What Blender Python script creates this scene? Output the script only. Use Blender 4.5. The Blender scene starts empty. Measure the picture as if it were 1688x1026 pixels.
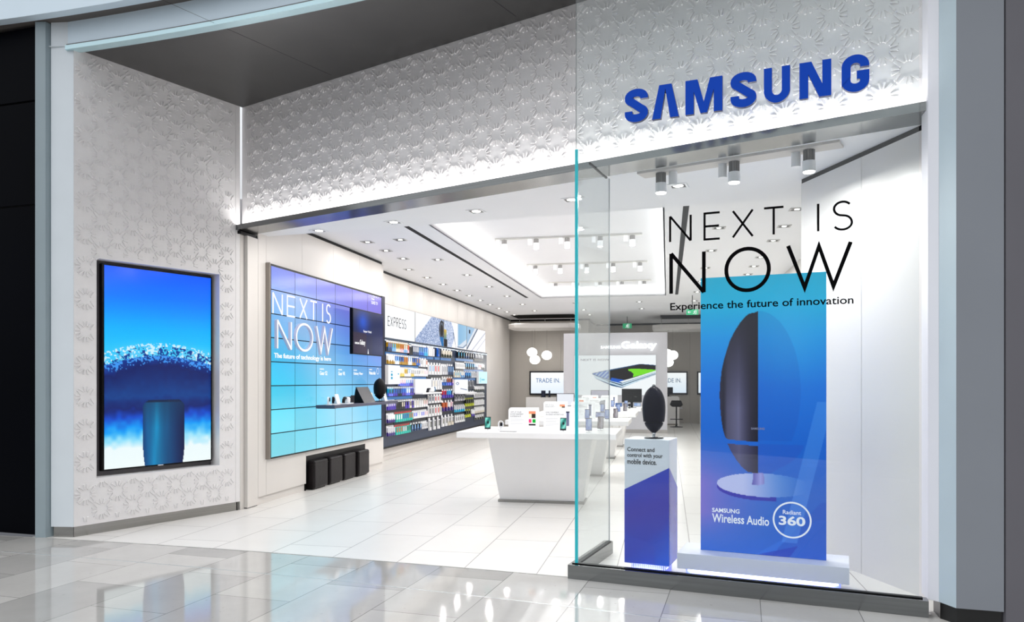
import bpy, math, random
from mathutils import Vector
random.seed(7)
C = bpy.context.scene.collection
SC = bpy.context.scene

# ------------------------------------------------------------------ camera, world, exposure
cam_d = bpy.data.cameras.new('camera'); cam = bpy.data.objects.new('camera', cam_d); C.objects.link(cam)
cam.location = (0, 0, 1.5); cam.rotation_euler = (math.pi/2, 0, 0)
cam_d.sensor_width = 36; cam_d.lens = 36*1255/1688; cam_d.shift_y = 115/1688; cam_d.clip_start = .05
SC.camera = cam
SC.view_settings.view_transform = 'Standard'; SC.view_settings.look = 'None'
SC.view_settings.exposure = 0.0; SC.view_settings.gamma = 1.0
wd = bpy.data.worlds.new('mall_light'); SC.world = wd; wd.use_nodes = True
_n = wd.node_tree; _bg = _n.nodes['Background']; _tc = _n.nodes.new('ShaderNodeTexCoord'); _dp = _n.nodes.new('ShaderNodeVectorMath'); _dp.operation = 'DOT_PRODUCT'
_dp.inputs[1].default_value = Vector((-.22, .0, .95)).normalized()      # the concourse is brightest overhead and to the left
_cr = _n.nodes.new('ShaderNodeValToRGB'); _cr.color_ramp.elements[0].position = .49; _cr.color_ramp.elements[0].color = (.06, .063, .07, 1)
_cr.color_ramp.elements[1].position = 1.0; _cr.color_ramp.elements[1].color = (.97, 1.0, 1.03, 1)
_mp = _n.nodes.new('ShaderNodeMapRange'); _mp.inputs[1].default_value = -1; _mp.inputs[2].default_value = 1
_n.links.new(_tc.outputs['Generated'], _dp.inputs[0]); _n.links.new(_dp.outputs['Value'], _mp.inputs[0]); _n.links.new(_mp.outputs[0], _cr.inputs[0])
_n.links.new(_cr.outputs[0], _bg.inputs[0]); _bg.inputs[1].default_value = 2.25
LK = .62      # strength of the shop's own lamps

def lamp(name, loc, energy, size, color=(1, 1, 1), rot=(0, 0, 0), parent=None, size_y=None, spread=None, shape=None):
    l = bpy.data.lights.new(name, 'AREA'); l.energy = energy*LK; l.color = color; l.size = size
    l.shape = shape or ('RECTANGLE' if size_y else 'DISK')
    if size_y: l.size_y = size_y
    if spread: l.spread = spread
    o = bpy.data.objects.new(name, l); C.objects.link(o); o.location = loc; o.rotation_euler = rot; o.parent = parent
    return o

# ------------------------------------------------------------------ frames (x right on the face, y into the surface)
Dv = (.199889, .979818); Rv = (.979818, -.199889); P0 = (-3.048, 9.138)
def W(u, v): return (P0[0]+u*Dv[0]+v*Rv[0], P0[1]+u*Dv[1]+v*Rv[1])
A_L = math.atan2(Dv[1], Dv[0])          # left store wall: x = depth u, y = -v
A_S = math.atan2(Rv[1], Rv[0])          # store cross direction: x = v, y = u
dG = (.916997, -.398894); A_G = math.atan2(dG[1], dG[0])      # shop window
dF = (.833175, -.553009); A_F = math.atan2(dF[1], dF[0])      # patterned fascia
dP = (.5573, .8303); A_P = math.atan2(dP[1], dP[0])           # patterned pier
F_O = (-3.215, 8.80); P_O = (-4.19, 7.28); G_O = (.49, 5.80)

def lin(c):
    r = []
    for x in c[:3]:
        x = x/255; r.append(x/12.92 if x <= .04045 else ((x+.055)/1.055)**2.4)
    return tuple(r)
MC = {}
def mat(name, c=(200, 200, 200), rough=.5, metal=0, emit=None, es=1, trans=0, spec=None, coat=0):
    if name in MC: return MC[name]
    m = bpy.data.materials.new(name); m.use_nodes = True; b = m.node_tree.nodes['Principled BSDF']
    b.inputs['Base Color'].default_value = (*lin(c), 1); b.inputs['Roughness'].default_value = rough
    b.inputs['Metallic'].default_value = metal; b.inputs['Transmission Weight'].default_value = trans
    b.inputs['Coat Weight'].default_value = coat
    if spec is not None: b.inputs['Specular IOR Level'].default_value = spec
    if emit: b.inputs['Emission Color'].default_value = (*lin(emit), 1); b.inputs['Emission Strength'].default_value = es
    MC[name] = m; return m
def noisy(m, scale=8, amt=.06, bump=0, stretch=(1, 1, 1)):
    nt = m.node_tree; b = nt.nodes['Principled BSDF']; base = b.inputs['Base Color'].default_value[:]
    tc = nt.nodes.new('ShaderNodeTexCoord'); mp = nt.nodes.new('ShaderNodeMapping'); n = nt.nodes.new('ShaderNodeTexNoise')
    mp.inputs['Scale'].default_value = stretch; n.inputs['Scale'].default_value = scale; n.inputs['Detail'].default_value = 4
    nt.links.new(tc.outputs['Object'], mp.inputs[0]); nt.links.new(mp.outputs[0], n.inputs['Vector'])
    r = nt.nodes.new('ShaderNodeValToRGB'); r.color_ramp.elements[0].position = .3; r.color_ramp.elements[1].position = .7
    r.color_ramp.elements[0].color = tuple(x*(1-amt) for x in base[:3])+(1,); r.color_ramp.elements[1].color = tuple(min(1, x*(1+amt)) for x in base[:3])+(1,)
    nt.links.new(n.outputs['Fac'], r.inputs[0]); nt.links.new(r.outputs[0], b.inputs['Base Color'])
    if bump:
        bp = nt.nodes.new('ShaderNodeBump'); bp.inputs['Strength'].default_value = bump; bp.inputs['Distance'].default_value = .01
        nt.links.new(n.outputs['Fac'], bp.inputs['Height']); nt.links.new(bp.outputs[0], b.inputs['Normal'])
    return m
def glow(name, c, es=1):
    if name in MC: return MC[name]
    m = bpy.data.materials.new(name); m.use_nodes = True; nt = m.node_tree; nt.nodes.clear()
    e = nt.nodes.new('ShaderNodeEmission'); e.inputs[0].default_value = (*lin(c), 1); e.inputs[1].default_value = es
    o = nt.nodes.new('ShaderNodeOutputMaterial'); nt.links.new(e.outputs[0], o.inputs[0]); MC[name] = m; return m
def colmat(name, emit=1, diff=0, gloss=0):
    """surface printed or shown from the mesh's own colour attribute"""
    m = bpy.data.materials.new(name); m.use_nodes = True; nt = m.node_tree; b = nt.nodes['Principled BSDF']
    a = nt.nodes.new('ShaderNodeVertexColor'); a.layer_name = 'art'
    if diff: nt.links.new(a.outputs[0], b.inputs['Base Color'])
    else: b.inputs['Base Color'].default_value = (.01, .01, .01, 1)
    if emit: nt.links.new(a.outputs[0], b.inputs['Emission Color']); b.inputs['Emission Strength'].default_value = emit
    b.inputs['Roughness'].default_value = .15 if gloss else .5
    b.inputs['Specular IOR Level'].default_value = .2 if gloss else .05
    return m

class MB:
    def __init__(s): s.v = []; s.f = []; s.m = []; s.c = None; s.side = None
    def quad(s, pts, mi=0):
        n = len(s.v); s.v += [tuple(p) for p in pts]; s.f.append(tuple(range(n, n+len(pts)))); s.m.append(mi)
    def box(s, x0, x1, y0, y1, z0, z1, mi=0):
        n = len(s.v)
        s.v += [(x, y, z) for z in (z0, z1) for x, y in ((x0, y0), (x1, y0), (x1, y1), (x0, y1))]
        for f in ((0, 3, 2, 1), (4, 5, 6, 7), (0, 1, 5, 4), (1, 2, 6, 5), (2, 3, 7, 6), (3, 0, 4, 7)):
            s.f.append(tuple(n+i for i in f)); s.m.append(mi)
        return s
    def frus(s, b, t, mi=0):      # two quads bottom/top
        n = len(s.v); s.v += list(b)+list(t)
        for f in ((3, 2, 1, 0), (4, 5, 6, 7), (0, 1, 5, 4), (1, 2, 6, 5), (2, 3, 7, 6), (3, 0, 4, 7)):
            s.f.append(tuple(n+i for i in f)); s.m.append(mi)
        return s
    def prism(s, pts, z0, z1, mi=0):      # pts (x,y) ccw, extruded in z
        n = len(s.v); k = len(pts)
        s.v += [(x, y, z0) for x, y in pts]+[(x, y, z1) for x, y in pts]
        s.f.append(tuple(n+i for i in reversed(range(k)))); s.m.append(mi)
        s.f.append(tuple(n+k+i for i in range(k))); s.m.append(mi)
        for i in range(k): s.f.append((n+i, n+(i+1) % k, n+k+(i+1) % k, n+k+i)); s.m.append(mi)
        return s
    def plate(s, pts, y0, y1, mi=0):      # pts (x,z), extruded in y (y0 front)
        n = len(s.v); k = len(pts)
        s.v += [(x, y0, z) for x, z in pts]+[(x, y1, z) for x, z in pts]
        s.f.append(tuple(n+i for i in range(k))); s.m.append(mi)
        s.f.append(tuple(n+k+i for i in reversed(range(k)))); s.m.append(mi)
        for i in range(k): s.f.append((n+i, n+k+i, n+k+(i+1) % k, n+(i+1) % k)); s.m.append(mi if s.side is None else s.side)
        return s
    def stroke(s, pts, w, y0, y1, mi=0, closed=False):      # pen stroke in the xz plane
        k = len(pts); L = []; Rr = []
        for i, p in enumerate(pts):
            a = pts[(i-1) % k] if (closed or i) else None; b = pts[(i+1) % k] if (closed or i < k-1) else None
            def nd(q, r): d = (r[0]-q[0], r[1]-q[1]); l = math.hypot(*d) or 1; return (d[0]/l, d[1]/l)
            d1 = nd(a, p) if a else nd(p, b); d2 = nd(p, b) if b else d1
            n1 = (-d1[1], d1[0]); n2 = (-d2[1], d2[0]); m = (n1[0]+n2[0], n1[1]+n2[1]); l = math.hypot(*m) or 1
            m = (m[0]/l, m[1]/l); c = max(.35, m[0]*n1[0]+m[1]*n1[1]); h = w/2/c
            L.append((p[0]+m[0]*h, p[1]+m[1]*h)); Rr.append((p[0]-m[0]*h, p[1]-m[1]*h))
        for i in range(k if closed else k-1):
            j = (i+1) % k; s.plate([Rr[i], Rr[j], L[j], L[i]], y0, y1, mi)
        return s
    def cyl(s, p0, p1, r0, r1=None, n=16, mi=0, cap=True):
        r1 = r0 if r1 is None else r1; p0 = Vector(p0); p1 = Vector(p1); d = (p1-p0).normalized()
        a = d.orthogonal().normalized(); b = d.cross(a); k = len(s.v)
        for p, r in ((p0, r0), (p1, r1)):
            for i in range(n):
                t = 2*math.pi*i/n; q = p+a*(r*math.cos(t))+b*(r*math.sin(t)); s.v.append(tuple(q))
        for i in range(n): s.f.append((k+i, k+(i+1) % n, k+n+(i+1) % n, k+n+i)); s.m.append(mi)
        if cap:
            s.f.append(tuple(k+i for i in reversed(range(n)))); s.m.append(mi); s.f.append(tuple(k+n+i for i in range(n))); s.m.append(mi)
        return s
    def lathe(s, prof, cx=0, cy=0, n=32, mi=0):
        k = len(s.v)
        for r, z in prof:
            for i in range(n): t = 2*math.pi*i/n; s.v.append((cx+r*math.cos(t), cy+r*math.sin(t), z))
        for j in range(len(prof)-1):
            for i in range(n): s.f.append((k+j*n+i, k+j*n+(i+1) % n, k+(j+1)*n+(i+1) % n, k+(j+1)*n+i)); s.m.append(mi)
        s.f.append(tuple(k+i for i in reversed(range(n)))); s.m.append(mi)
        e = k+(len(prof)-1)*n; s.f.append(tuple(e+i for i in range(n))); s.m.append(mi)
        return s
    def build(s, name, mats, parent=None, loc=None, ang=None, smooth=False, bevel=0, seg=2):
        me = bpy.data.meshes.new(name); me.from_pydata(s.v, [], s.f)
        for m in (mats if isinstance(mats, (list, tuple)) else [mats]): me.materials.append(m)
        me.polygons.foreach_set('material_index', s.m)
        if s.c:
            ca = me.color_attributes.new('art', 'FLOAT_COLOR', 'POINT'); fl = []
            for c in s.c: fl += [c[0], c[1], c[2], 1]
            ca.data.foreach_set('color', fl)
        if smooth:
            me.polygons.foreach_set('use_smooth', [True]*len(me.polygons))
            me.set_sharp_from_angle(angle=math.radians(40))
        me.update(); o = bpy.data.objects.new(name, me); C.objects.link(o)
        if parent: o.parent = parent
        if loc is not None: o.location = loc
        if ang is not None: o.rotation_euler = (0, 0, ang)
        if bevel:
            b = o.modifiers.new('bevel', 'BEVEL'); b.width = bevel; b.segments = seg; b.limit_method = 'ANGLE'; b.angle_limit = math.radians(35)
        return o
def grid(x0, x1, z0, z1, y, nx, nz, fn):
    """screen or print: colour by fn(a,b), a across, b down"""
    b = MB(); b.c = []
    for j in range(nz+1):
        for i in range(nx+1):
            b.v.append((x0+(x1-x0)*i/nx, y, z1+(z0-z1)*j/nz)); b.c.append(lin(fn(i/nx, j/nz)))
    for j in range(nz):
        for i in range(nx):
            k = j*(nx+1)+i; b.f.append((k, k+nx+1, k+nx+2, k+1)); b.m.append(0)
    return b
def thing(name, label, cat, loc, ang=0, group=None):
    o = bpy.data.objects.new(name, None); C.objects.link(o); o.location = loc; o.rotation_euler = (0, 0, ang)
    o.empty_display_size = .1; o['label'] = label; o['category'] = cat
    if group: o['group'] = group
    return o
def tag(o, label, cat, group=None):
    o['label'] = label; o['category'] = cat
    if group: o['group'] = group
    return o
def struct(o): o['kind'] = 'structure'; return o
def dup(root, loc, ang=None, label=None, group=None):
    r = root.copy(); C.objects.link(r); r.location = loc
    if ang is not None: r.rotation_euler = (0, 0, ang)
    if label: r['label'] = label
    if group: r['group'] = group
    for ch in list(root.children):
        c = ch.copy(); C.objects.link(c); c.parent = r
        for g in ch.children:
            d = g.copy(); C.objects.link(d); d.parent = c
    return r
def text(name, s, x0, x1, z0, z1, y, m, parent, depth=.001, bold=0.0, loc=None, ang=None):
    """lettering fitted to a box on a face, readable from -y"""
    cu = bpy.data.curves.new(name, 'FONT'); cu.body = s; cu.size = 1; cu.offset = bold; cu.extrude = .5; cu.resolution_u = 4
    t = bpy.data.objects.new(name, cu); C.objects.link(t); bpy.context.view_layer.update()
    me = bpy.data.meshes.new_from_object(t.evaluated_get(bpy.context.evaluated_depsgraph_get()))
    bpy.data.objects.remove(t); bpy.data.curves.remove(cu)
    xs = [v.co.x for v in me.vertices]; ys = [v.co.y for v in me.vertices]
    ax, bx, ay, by = min(xs), max(xs), min(ys), max(ys)
    for v in me.vertices:
        x, yy, zz = v.co; v.co = (x0+(x-ax)/(bx-ax)*(x1-x0), y-depth*(zz+.5), z0+(yy-ay)/(by-ay)*(z1-z0))
    me.materials.clear(); me.materials.append(m); me.name = name
    o = bpy.data.objects.new(name, me); C.objects.link(o); o.parent = parent
    if loc is not None: o.location = loc
    if ang is not None: o.rotation_euler = (0, 0, ang)
    return o
def arc(cx, cz, rx, rz, a0, a1, n=18):
    return [(cx+rx*math.cos(math.radians(a0+(a1-a0)*i/n)), cz+rz*math.sin(math.radians(a0+(a1-a0)*i/n))) for i in range(n+1)]
def glyph(ch):      # thin geometric capitals in a unit box (w,h=1)
    if ch == 'N': return [[(0, 0), (0, 1)], [(0, 1), (1, 0)], [(1, 0), (1, 1)]]
    if ch == 'E': return [[(1, 0), (0, 0), (0, 1), (1, 1)], [(0, .5), (.95, .5)]]
    if ch == 'X': return [[(0, 0), (1, 1)], [(0, 1), (1, 0)]]
    if ch == 'T': return [[(0, 1), (1, 1)], [(.5, 1), (.5, 0)]]
    if ch == 'I': return [[(.5, 0), (.5, 1)]]
    if ch == 'W': return [[(0, 1), (.27, 0), (.5, .95), (.73, 0), (1, 1)]]
    if ch == 'P': return [[(0, 0), (0, 1), (.55, 1)]+arc(.55, .75, .45, .25, 90, -90)+[(0, .5)]]
    if ch == 'R': return [[(0, 0), (0, 1), (.55, 1)]+arc(.55, .75, .45, .25, 90, -90)+[(0, .5)], [(.5, .5), (1, 0)]]
    if ch == 'O': return [arc(.5, .5, .5, .5, 0, 354, 36)]
    if ch == 'S': return [arc(.5, .76, .47, .24, 35, 180, 10)+arc(.5, .76, .47, .25, 190, 250, 5)+arc(.5, .24, .5, .27, 70, 0, 6)[0:]+arc(.5, .24, .5, .24, -10, -150, 12)]
def letters(b, spec, z0, z1, w, y0, y1, mi=0):
    for ch, xa, xb in spec:
        for st in glyph(ch):
            pts = [(xa+(xb-xa)*px, z0+(z1-z0)*pz) for px, pz in st]
            b.stroke(pts, w, y0, y1, mi, closed=(ch == 'O'))
    return b

# ------------------------------------------------------------------ materials
white = noisy(mat('white_satin', (236, 234, 233), .38), 3, .015)
wall_m = noisy(mat('store_wall_paint', (214, 209, 204), .4), 2, .02, stretch=(1, 1, .3))
ceil_m = noisy(mat('ceiling_paint', (238, 238, 240), .7), 1.5, .01)
relief = noisy(mat('relief_panel_white', (232, 229, 229), .38), 20, .015)
mall_w = noisy(mat('mall_cladding', (222, 229, 234), .4), 3, .02)
header_m = noisy(mat('header_cladding', (220, 236, 247), .35), 2, .01)
lip_m = mat('header_lip_metal', (196, 226, 233), .25, .3)
column_m = noisy(mat('grey_blue_column', (152, 166, 172), .4), 4, .02)
steel = noisy(mat('brushed_steel', (150, 149, 146), .22, 1), 60, .10, stretch=(.02, 1, 1))
steel_d = noisy(mat('dark_brushed_steel', (124, 126, 126), .16, 1), 60, .10, stretch=(.02, 1, 1))
soffit_m = noisy(mat('dark_grey_soffit', (94, 93, 92), .32, .75), 1.2, .12)
black = mat('black', (8, 8, 9), .35, spec=.15)
blackgap = mat('black_shadow_gap', (6, 6, 6), .9)
blackgloss = noisy(mat('black_glass_cladding', (3, 4, 9), .4, spec=.02), 1, .2)
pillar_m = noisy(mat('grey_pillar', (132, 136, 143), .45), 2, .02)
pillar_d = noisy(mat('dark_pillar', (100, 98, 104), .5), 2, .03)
navy = mat('navy_display_board', (22, 40, 66), .4)
blacklac = noisy(mat('black_leather', (30, 26, 27), .38, spec=.15), 30, .15, .15)
corian = noisy(mat('white_solid_surface', (240, 238, 237), .3), 3, .01)
darkmet = mat('dark_metal', (26, 26, 34), .35, spec=.2)
chrome = mat('chrome', (200, 200, 200), .12, 1)
bezel = mat('screen_bezel', (6, 6, 7), .2, spec=.15)
signblue = mat('sign_blue', (0, 68, 186), .5, spec=.15)
letblack = mat('vinyl_black', (3, 3, 4), .7, spec=.05)
letwhite = mat('print_white', (225, 228, 235), .4, emit=(225, 230, 240), es=.35)
lit_white = glow('lit_white', (255, 255, 255), 1.1)
bulb = glow('lamp_white', (255, 250, 240), 9)
cove = glow('cove_strip', (255, 253, 250), 5.5)
lens_dark = mat('lamp_baffle', (60, 58, 58), .4)
teal = mat('glass_edge_teal', (30, 165, 175), .15, emit=(10, 130, 142), es=.45)
stand_w = mat('white_plastic', (240, 240, 242), .35)
taupe = mat('taupe_metal', (150, 142, 134), .4, .3)

glass = bpy.data.materials.new('clear_glass'); glass.use_nodes = True
nt = glass.node_tree; nt.nodes.clear()
tr = nt.nodes.new('ShaderNodeBsdfTransparent'); tr.inputs[0].default_value = (.955, .975, .975, 1)
gl = nt.nodes.new('ShaderNodeBsdfGlossy'); gl.inputs['Roughness'].default_value = 0.0
lw = nt.nodes.new('ShaderNodeLayerWeight'); lw.inputs[0].default_value = .5
pw5 = nt.nodes.new('ShaderNodeMath'); pw5.operation = 'POWER'; pw5.inputs[1].default_value = 5; nt.links.new(lw.outputs['Facing'], pw5.inputs[0])
fr = nt.nodes.new('ShaderNodeMapRange'); fr.inputs[3].default_value = .04; fr.inputs[4].default_value = 1.0; nt.links.new(pw5.outputs[0], fr.inputs[0])
mx = nt.nodes.new('ShaderNodeMixShader'); ou = nt.nodes.new('ShaderNodeOutputMaterial')
nt.links.new(fr.outputs[0], mx.inputs[0]); nt.links.new(tr.outputs[0], mx.inputs[1]); nt.links.new(gl.outputs[0], mx.inputs[2]); nt.links.new(mx.outputs[0], ou.inputs[0])

def tile_mat(name, c1, c2, mortar, bw, rh, ms, rough, loc=(0, 0, 0), off=.5, specks=0):
    m = bpy.data.materials.new(name); m.use_nodes = True; nt = m.node_tree; b = nt.nodes['Principled BSDF']
    tc = nt.nodes.new('ShaderNodeTexCoord'); mp = nt.nodes.new('ShaderNodeMapping'); mp.inputs['Location'].default_value = loc
    br = nt.nodes.new('ShaderNodeTexBrick'); br.offset = off; br.inputs['Scale'].default_value = 1
    br.inputs['Color1'].default_value = (*lin(c1), 1); br.inputs['Color2'].default_value = (*lin(c2), 1); br.inputs['Mortar'].default_value = (*lin(mortar), 1)
    br.inputs['Brick Width'].default_value = bw; br.inputs['Row Height'].default_value = rh; br.inputs['Mortar Size'].default_value = ms; br.inputs['Mortar Smooth'].default_value = .1
    nt.links.new(tc.outputs['Object'], mp.inputs[0]); nt.links.new(mp.outputs[0], br.inputs['Vector'])
    n = nt.nodes.new('ShaderNodeTexNoise'); n.inputs['Scale'].default_value = 2.5; n.inputs['Detail'].default_value = 8; n.inputs['Roughness'].default_value = .65
    nt.links.new(tc.outputs['Object'], n.inputs['Vector'])
    r = nt.nodes.new('ShaderNodeValToRGB'); r.color_ramp.elements[0].position = .3; r.color_ramp.elements[0].color = (.9, .9, .9, 1) if specks else (.96, .955, .95, 1)
    r.color_ramp.elements[1].position = .7
    nt.links.new(n.outputs['Fac'], r.inputs[0])
    mxx = nt.nodes.new('ShaderNodeMix'); mxx.data_type = 'RGBA'; mxx.blend_type = 'MULTIPLY'; mxx.inputs[0].default_value = 1
    nt.links.new(br.outputs['Color'], mxx.inputs[6]); nt.links.new(r.outputs[0], mxx.inputs[7]); last = mxx.outputs[2]
    if specks:
        n2 = nt.nodes.new('ShaderNodeTexNoise'); n2.inputs['Scale'].default_value = 26; n2.inputs['Detail'].default_value = 3
        nt.links.new(tc.outputs['Object'], n2.inputs['Vector'])
        r2 = nt.nodes.new('ShaderNodeValToRGB'); r2.color_ramp.elements[0].position = .25; r2.color_ramp.elements[0].color = (.72, .70, .69, 1); r2.color_ramp.elements[1].position = .31
        nt.links.new(n2.outputs['Fac'], r2.inputs[0])
        m2 = nt.nodes.new('ShaderNodeMix'); m2.data_type = 'RGBA'; m2.blend_type = 'MULTIPLY'; m2.inputs[0].default_value = 1
        nt.links.new(last, m2.inputs[6]); nt.links.new(r2.outputs[0], m2.inputs[7]); last = m2.outputs[2]
    nt.links.new(last, b.inputs['Base Color']); b.inputs['Roughness'].default_value = rough
    return m
shop_tile = tile_mat('shop_floor_tile', (226, 223, 219), (220, 217, 213), (138, 132, 128), 1.2, .597, .004, .28, (.72, .238, 0))
mall_tile = tile_mat('mall_floor_tile', (194, 191, 187), (164, 162, 159), (122, 119, 118), .94, .61, .003, .06, (.2, .1, 0), specks=1)

# ------------------------------------------------------------------ structure: floors
def curve(a, b, c, x0, x1, n=24): return [(x0+(x1-x0)*i/n, a+b*(x0+(x1-x0)*i/n)+c*(x0+(x1-x0)*i/n)**2) for i in range(n+1)]
fb = lambda x0, x1: curve(5.956, -.3475, -.0129, x0, x1)       # mall / shop floor joint
fs = lambda x0, x1: curve(5.199, -.40, -.016, x0, x1)          # thin metal strip in the mall floor
def local(pts, o, ang):
    ca, sa = math.cos(ang), math.sin(ang); return [((x-o[0])*ca+(y-o[1])*sa, -(x-o[0])*sa+(y-o[1])*ca) for x, y in pts]
AM = math.radians(73)
pts = [(-9, -4), (6, -4)] + [(6, 3.2)] + list(reversed(fb(-9, 4.2)))
b = MB(); b.prism(local(pts, (0, 0), AM), -.05, 0); struct(b.build('floor', mall_tile, loc=(0, 0, 0), ang=AM))
pts = fb(-4.6, 3.0) + [W(-4, 7.3), W(19.6, 7.3), W(19.6, -.6), (-4.6, 9.5)]
b = MB(); b.prism(local(pts, P0, A_L), -.05, .001); struct(b.build('floor', shop_tile, loc=(*P0, 0), ang=A_L))
def ribbon(pts, w, z0, z1):
    b = MB()
    for (x0, y0), (x1, y1) in zip(pts, pts[1:]):
        b.frus([(x0, y0, z0), (x1, y1, z0), (x1, y1+w, z0), (x0, y0+w, z0)], [(x0, y0, z1), (x1, y1, z1), (x1, y1+w, z1), (x0, y0+w, z1)])
    return b
struct(ribbon(fs(-8, 1.6), .012, 0, .0015).build('trim_1', mat('floor_strip', (210, 214, 214), .25, .6)))
struct(ribbon(fb(-8, .46), .008, 0, .0025).build('trim_2', mat('floor_joint', (150, 148, 144), .4)))

# ------------------------------------------------------------------ structure: patterned pier and fascia
def stars(b, x0, x1, z0, z1, y, h, hole=None, ox=0, oz=0, flip=1):
    dx = .158; i = 0; x = x0+ox
    while x < x1+.1:
        z = z0-.1+oz+(dx if i % 2 else 0)
        while z < z1+.12:
            for k in range(8):
                th = math.radians(45*k); card = k % 2 == 0
                gi, go = (.009, .019) if card else (.020, .011)
                r0, r1 = (.050, .102) if card else (.044, .106)
                if k == 6: gi, go = .009, .019
                ca, sa = math.cos(th), math.sin(th)
                for sd in (-1, 1):
                    c = []
                    for r, g, ww in ((r0, gi, .0055), (r1, go, .0075)):
                        for q in (-ww, ww):
                            t = sd*g+q; c.append((x+r*ca-t*sa, z+r*sa+t*ca))
                    c = [c[0], c[2], c[3], c[1]]
                    if any(px < x0-.012 or px > x1+.004 or pz < z0+.008 or pz > z1-.008 for px, pz in c): continue
                    if hole and any(hole[0]-.004 < px < hole[1]+.004 and hole[2]-.006 < pz < hole[3]+.006 for px, pz in c): continue
                    mxp = sum(p[0] for p in c)/4; mzp = sum(p[1] for p in c)/4
                    top = [(mxp+(px-mxp)*.84, mzp+(pz-mzp)*.84) for px, pz in c]
                    b.frus([(px, y, pz) for px, pz in c], [(px, y-h, pz) for px, pz in top])
            z += 2*dx
        x += dx; i += 1
ZT = 4.68
b = MB(); hx0, hx1, hz0, hz1 = .215, 1.59, .545, 2.703
b.box(0, hx0, 0, .16, .1, ZT); b.box(hx1, 1.80, 0, .16, .1, ZT); b.box(hx0, hx1, 0, .16, .1, hz0); b.box(hx0, hx1, 0, .16, hz1, ZT)
b.box(1.803, 1.86, 0, .16, .1, ZT)
stars(b, .02, 1.785, .12, ZT-.01, 0, .009, hole=(hx0, hx1, hz0, hz1), ox=.09, oz=.06)
pier = struct(b.build('wall_left', relief, loc=(*P_O, 0), ang=A_P))
b = MB(); b.box(.05, 1.83, .16, .34, .1, ZT); struct(b.build('wall_left', mat('recess_grey', (96, 92, 94), .45), loc=(*P_O, 0), ang=A_P))
b = MB(); b.box(.006, 1.85, .012, .3, 0, .1); struct(b.build('baseboard_left', steel, loc=(*P_O, 0), ang=A_P))
b = MB(); b.prism([(-4.42, 7.30), (-4.192, 7.28), (-4.324, 7.37), (-4.34, 8.2), (-4.42, 8.2)], .1, 5.3)
b.box(-4.43, -4.2, 7.28, 7.5, 4.7, 4.704)
struct(b.build('wall_front', mall_w))
b = MB(); b.prism([(-4.40, 7.31), (-4.20, 7.29), (-4.33, 7.39), (-4.40, 7.6)], 0, .1); struct(b.build('baseboard_front', steel))
b = MB(); b.prism([(-4.552, 7.268), (-4.454, 7.268), (-4.418, 7.335), (-4.44, 7.9), (-4.6, 7.9)], 0, 4.93); struct(b.build('trim_3', column_m))
# black neighbouring shopfront with joints
b = MB()
for z0, z1 in ((.02, 3.18), (3.2, 4.18), (4.2, 4.9)):
    b.prism([(-8.0, 8.35), (-4.552, 7.30), (-4.54, 7.5), (-8, 8.6)], z0, z1)
struct(b.build('wall_neighbour', blackgloss))
# header of the shop and the mall bulkhead above it, both gently curved in plan
hc = curve(5.684, -.467, -.0229, -4.262, 3.4)
def band(pts, dy0, dy1, z0, z1, name, m):
    b = MB(); f = [(x, y+dy0) for x, y in pts]; r = [(x, y+dy1) for x, y in pts]
    for i in range(len(pts)-1): b.frus([(*f[i], z0), (*f[i+1], z0), (*r[i+1], z0), (*r[i], z0)], [(*f[i], z1), (*f[i+1], z1), (*r[i+1], z1), (*r[i], z1)])
    return struct(b.build(name, m))
band(hc, 0.03, .25, 4.70, 5.3, 'wall_header', header_m)
band(hc, 0.0, .10, 4.66, 4.70, 'trim_4', lip_m)
bc = curve(5.66, -.445, -.0209, -8, 3.6)
band(bc, -.10, .0, 4.93, 7.5, 'wall_bulkhead', header_m)
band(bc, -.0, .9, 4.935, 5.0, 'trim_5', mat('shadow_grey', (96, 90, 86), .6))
# dark soffit over the entrance
poly = list(hc)+[(3.6, 5.2), (-3.1, 8.9), (-4.25, 7.45)]
b = MB(); b.prism([(x, y+.02) if i < len(hc) else (x, y) for i, (x, y) in enumerate(poly)], ZT, ZT+.04); struct(b.build('ceiling', soffit_m))
b = MB()
for s in (1.6, 3.9, 6.2):
    p = (F_O[0]+s*dF[0], F_O[1]+s*dF[1]); q = (p[0]-2.6*.553*.8, p[1]-2.6*.833*.8)
    b.frus([(p[0], p[1], ZT-.001), (p[0]+.004, p[1], ZT-.001), (q[0]+.004, q[1], ZT-.001), (q[0], q[1], ZT-.001)], [(p[0], p[1], ZT), (p[0]+.004, p[1], ZT), (q[0]+.004, q[1], ZT), (q[0], q[1], ZT)])
struct(b.build('trim_6', blackgap))
# patterned fascia over the opening
b = MB(); b.box(.03, 7.10, .09, .17, 3.29, ZT)
stars(b, .10, 7.02, 3.315, ZT-.005, .09, .012, ox=.05, oz=.19)
b.box(7.02, 7.026, .085, .095, 3.29, ZT)
struct(b.build('wall_fascia', relief, loc=(*F_O, 0), ang=A_F))
b = MB(); b.box(-.02, 7.13, 0, .29, 3.24, 3.29); b.box(0, 7.1, 0, .003, 3.29, 3.3)
beam = struct(b.build('trim_7', steel_d, loc=(*F_O, 0), ang=A_F))
b = MB(); b.box(.03, 7.05, .02, .05, 3.291, 3.296); b.build('light_strip', glow('fascia_strip', (255, 253, 250), 8), parent=beam)
lamp('strip_light', (3.5, .015, 3.30), 25, 6.9, (1, .99, .98), (math.radians(180-14), 0, 0), beam, size_y=.02)

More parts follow.
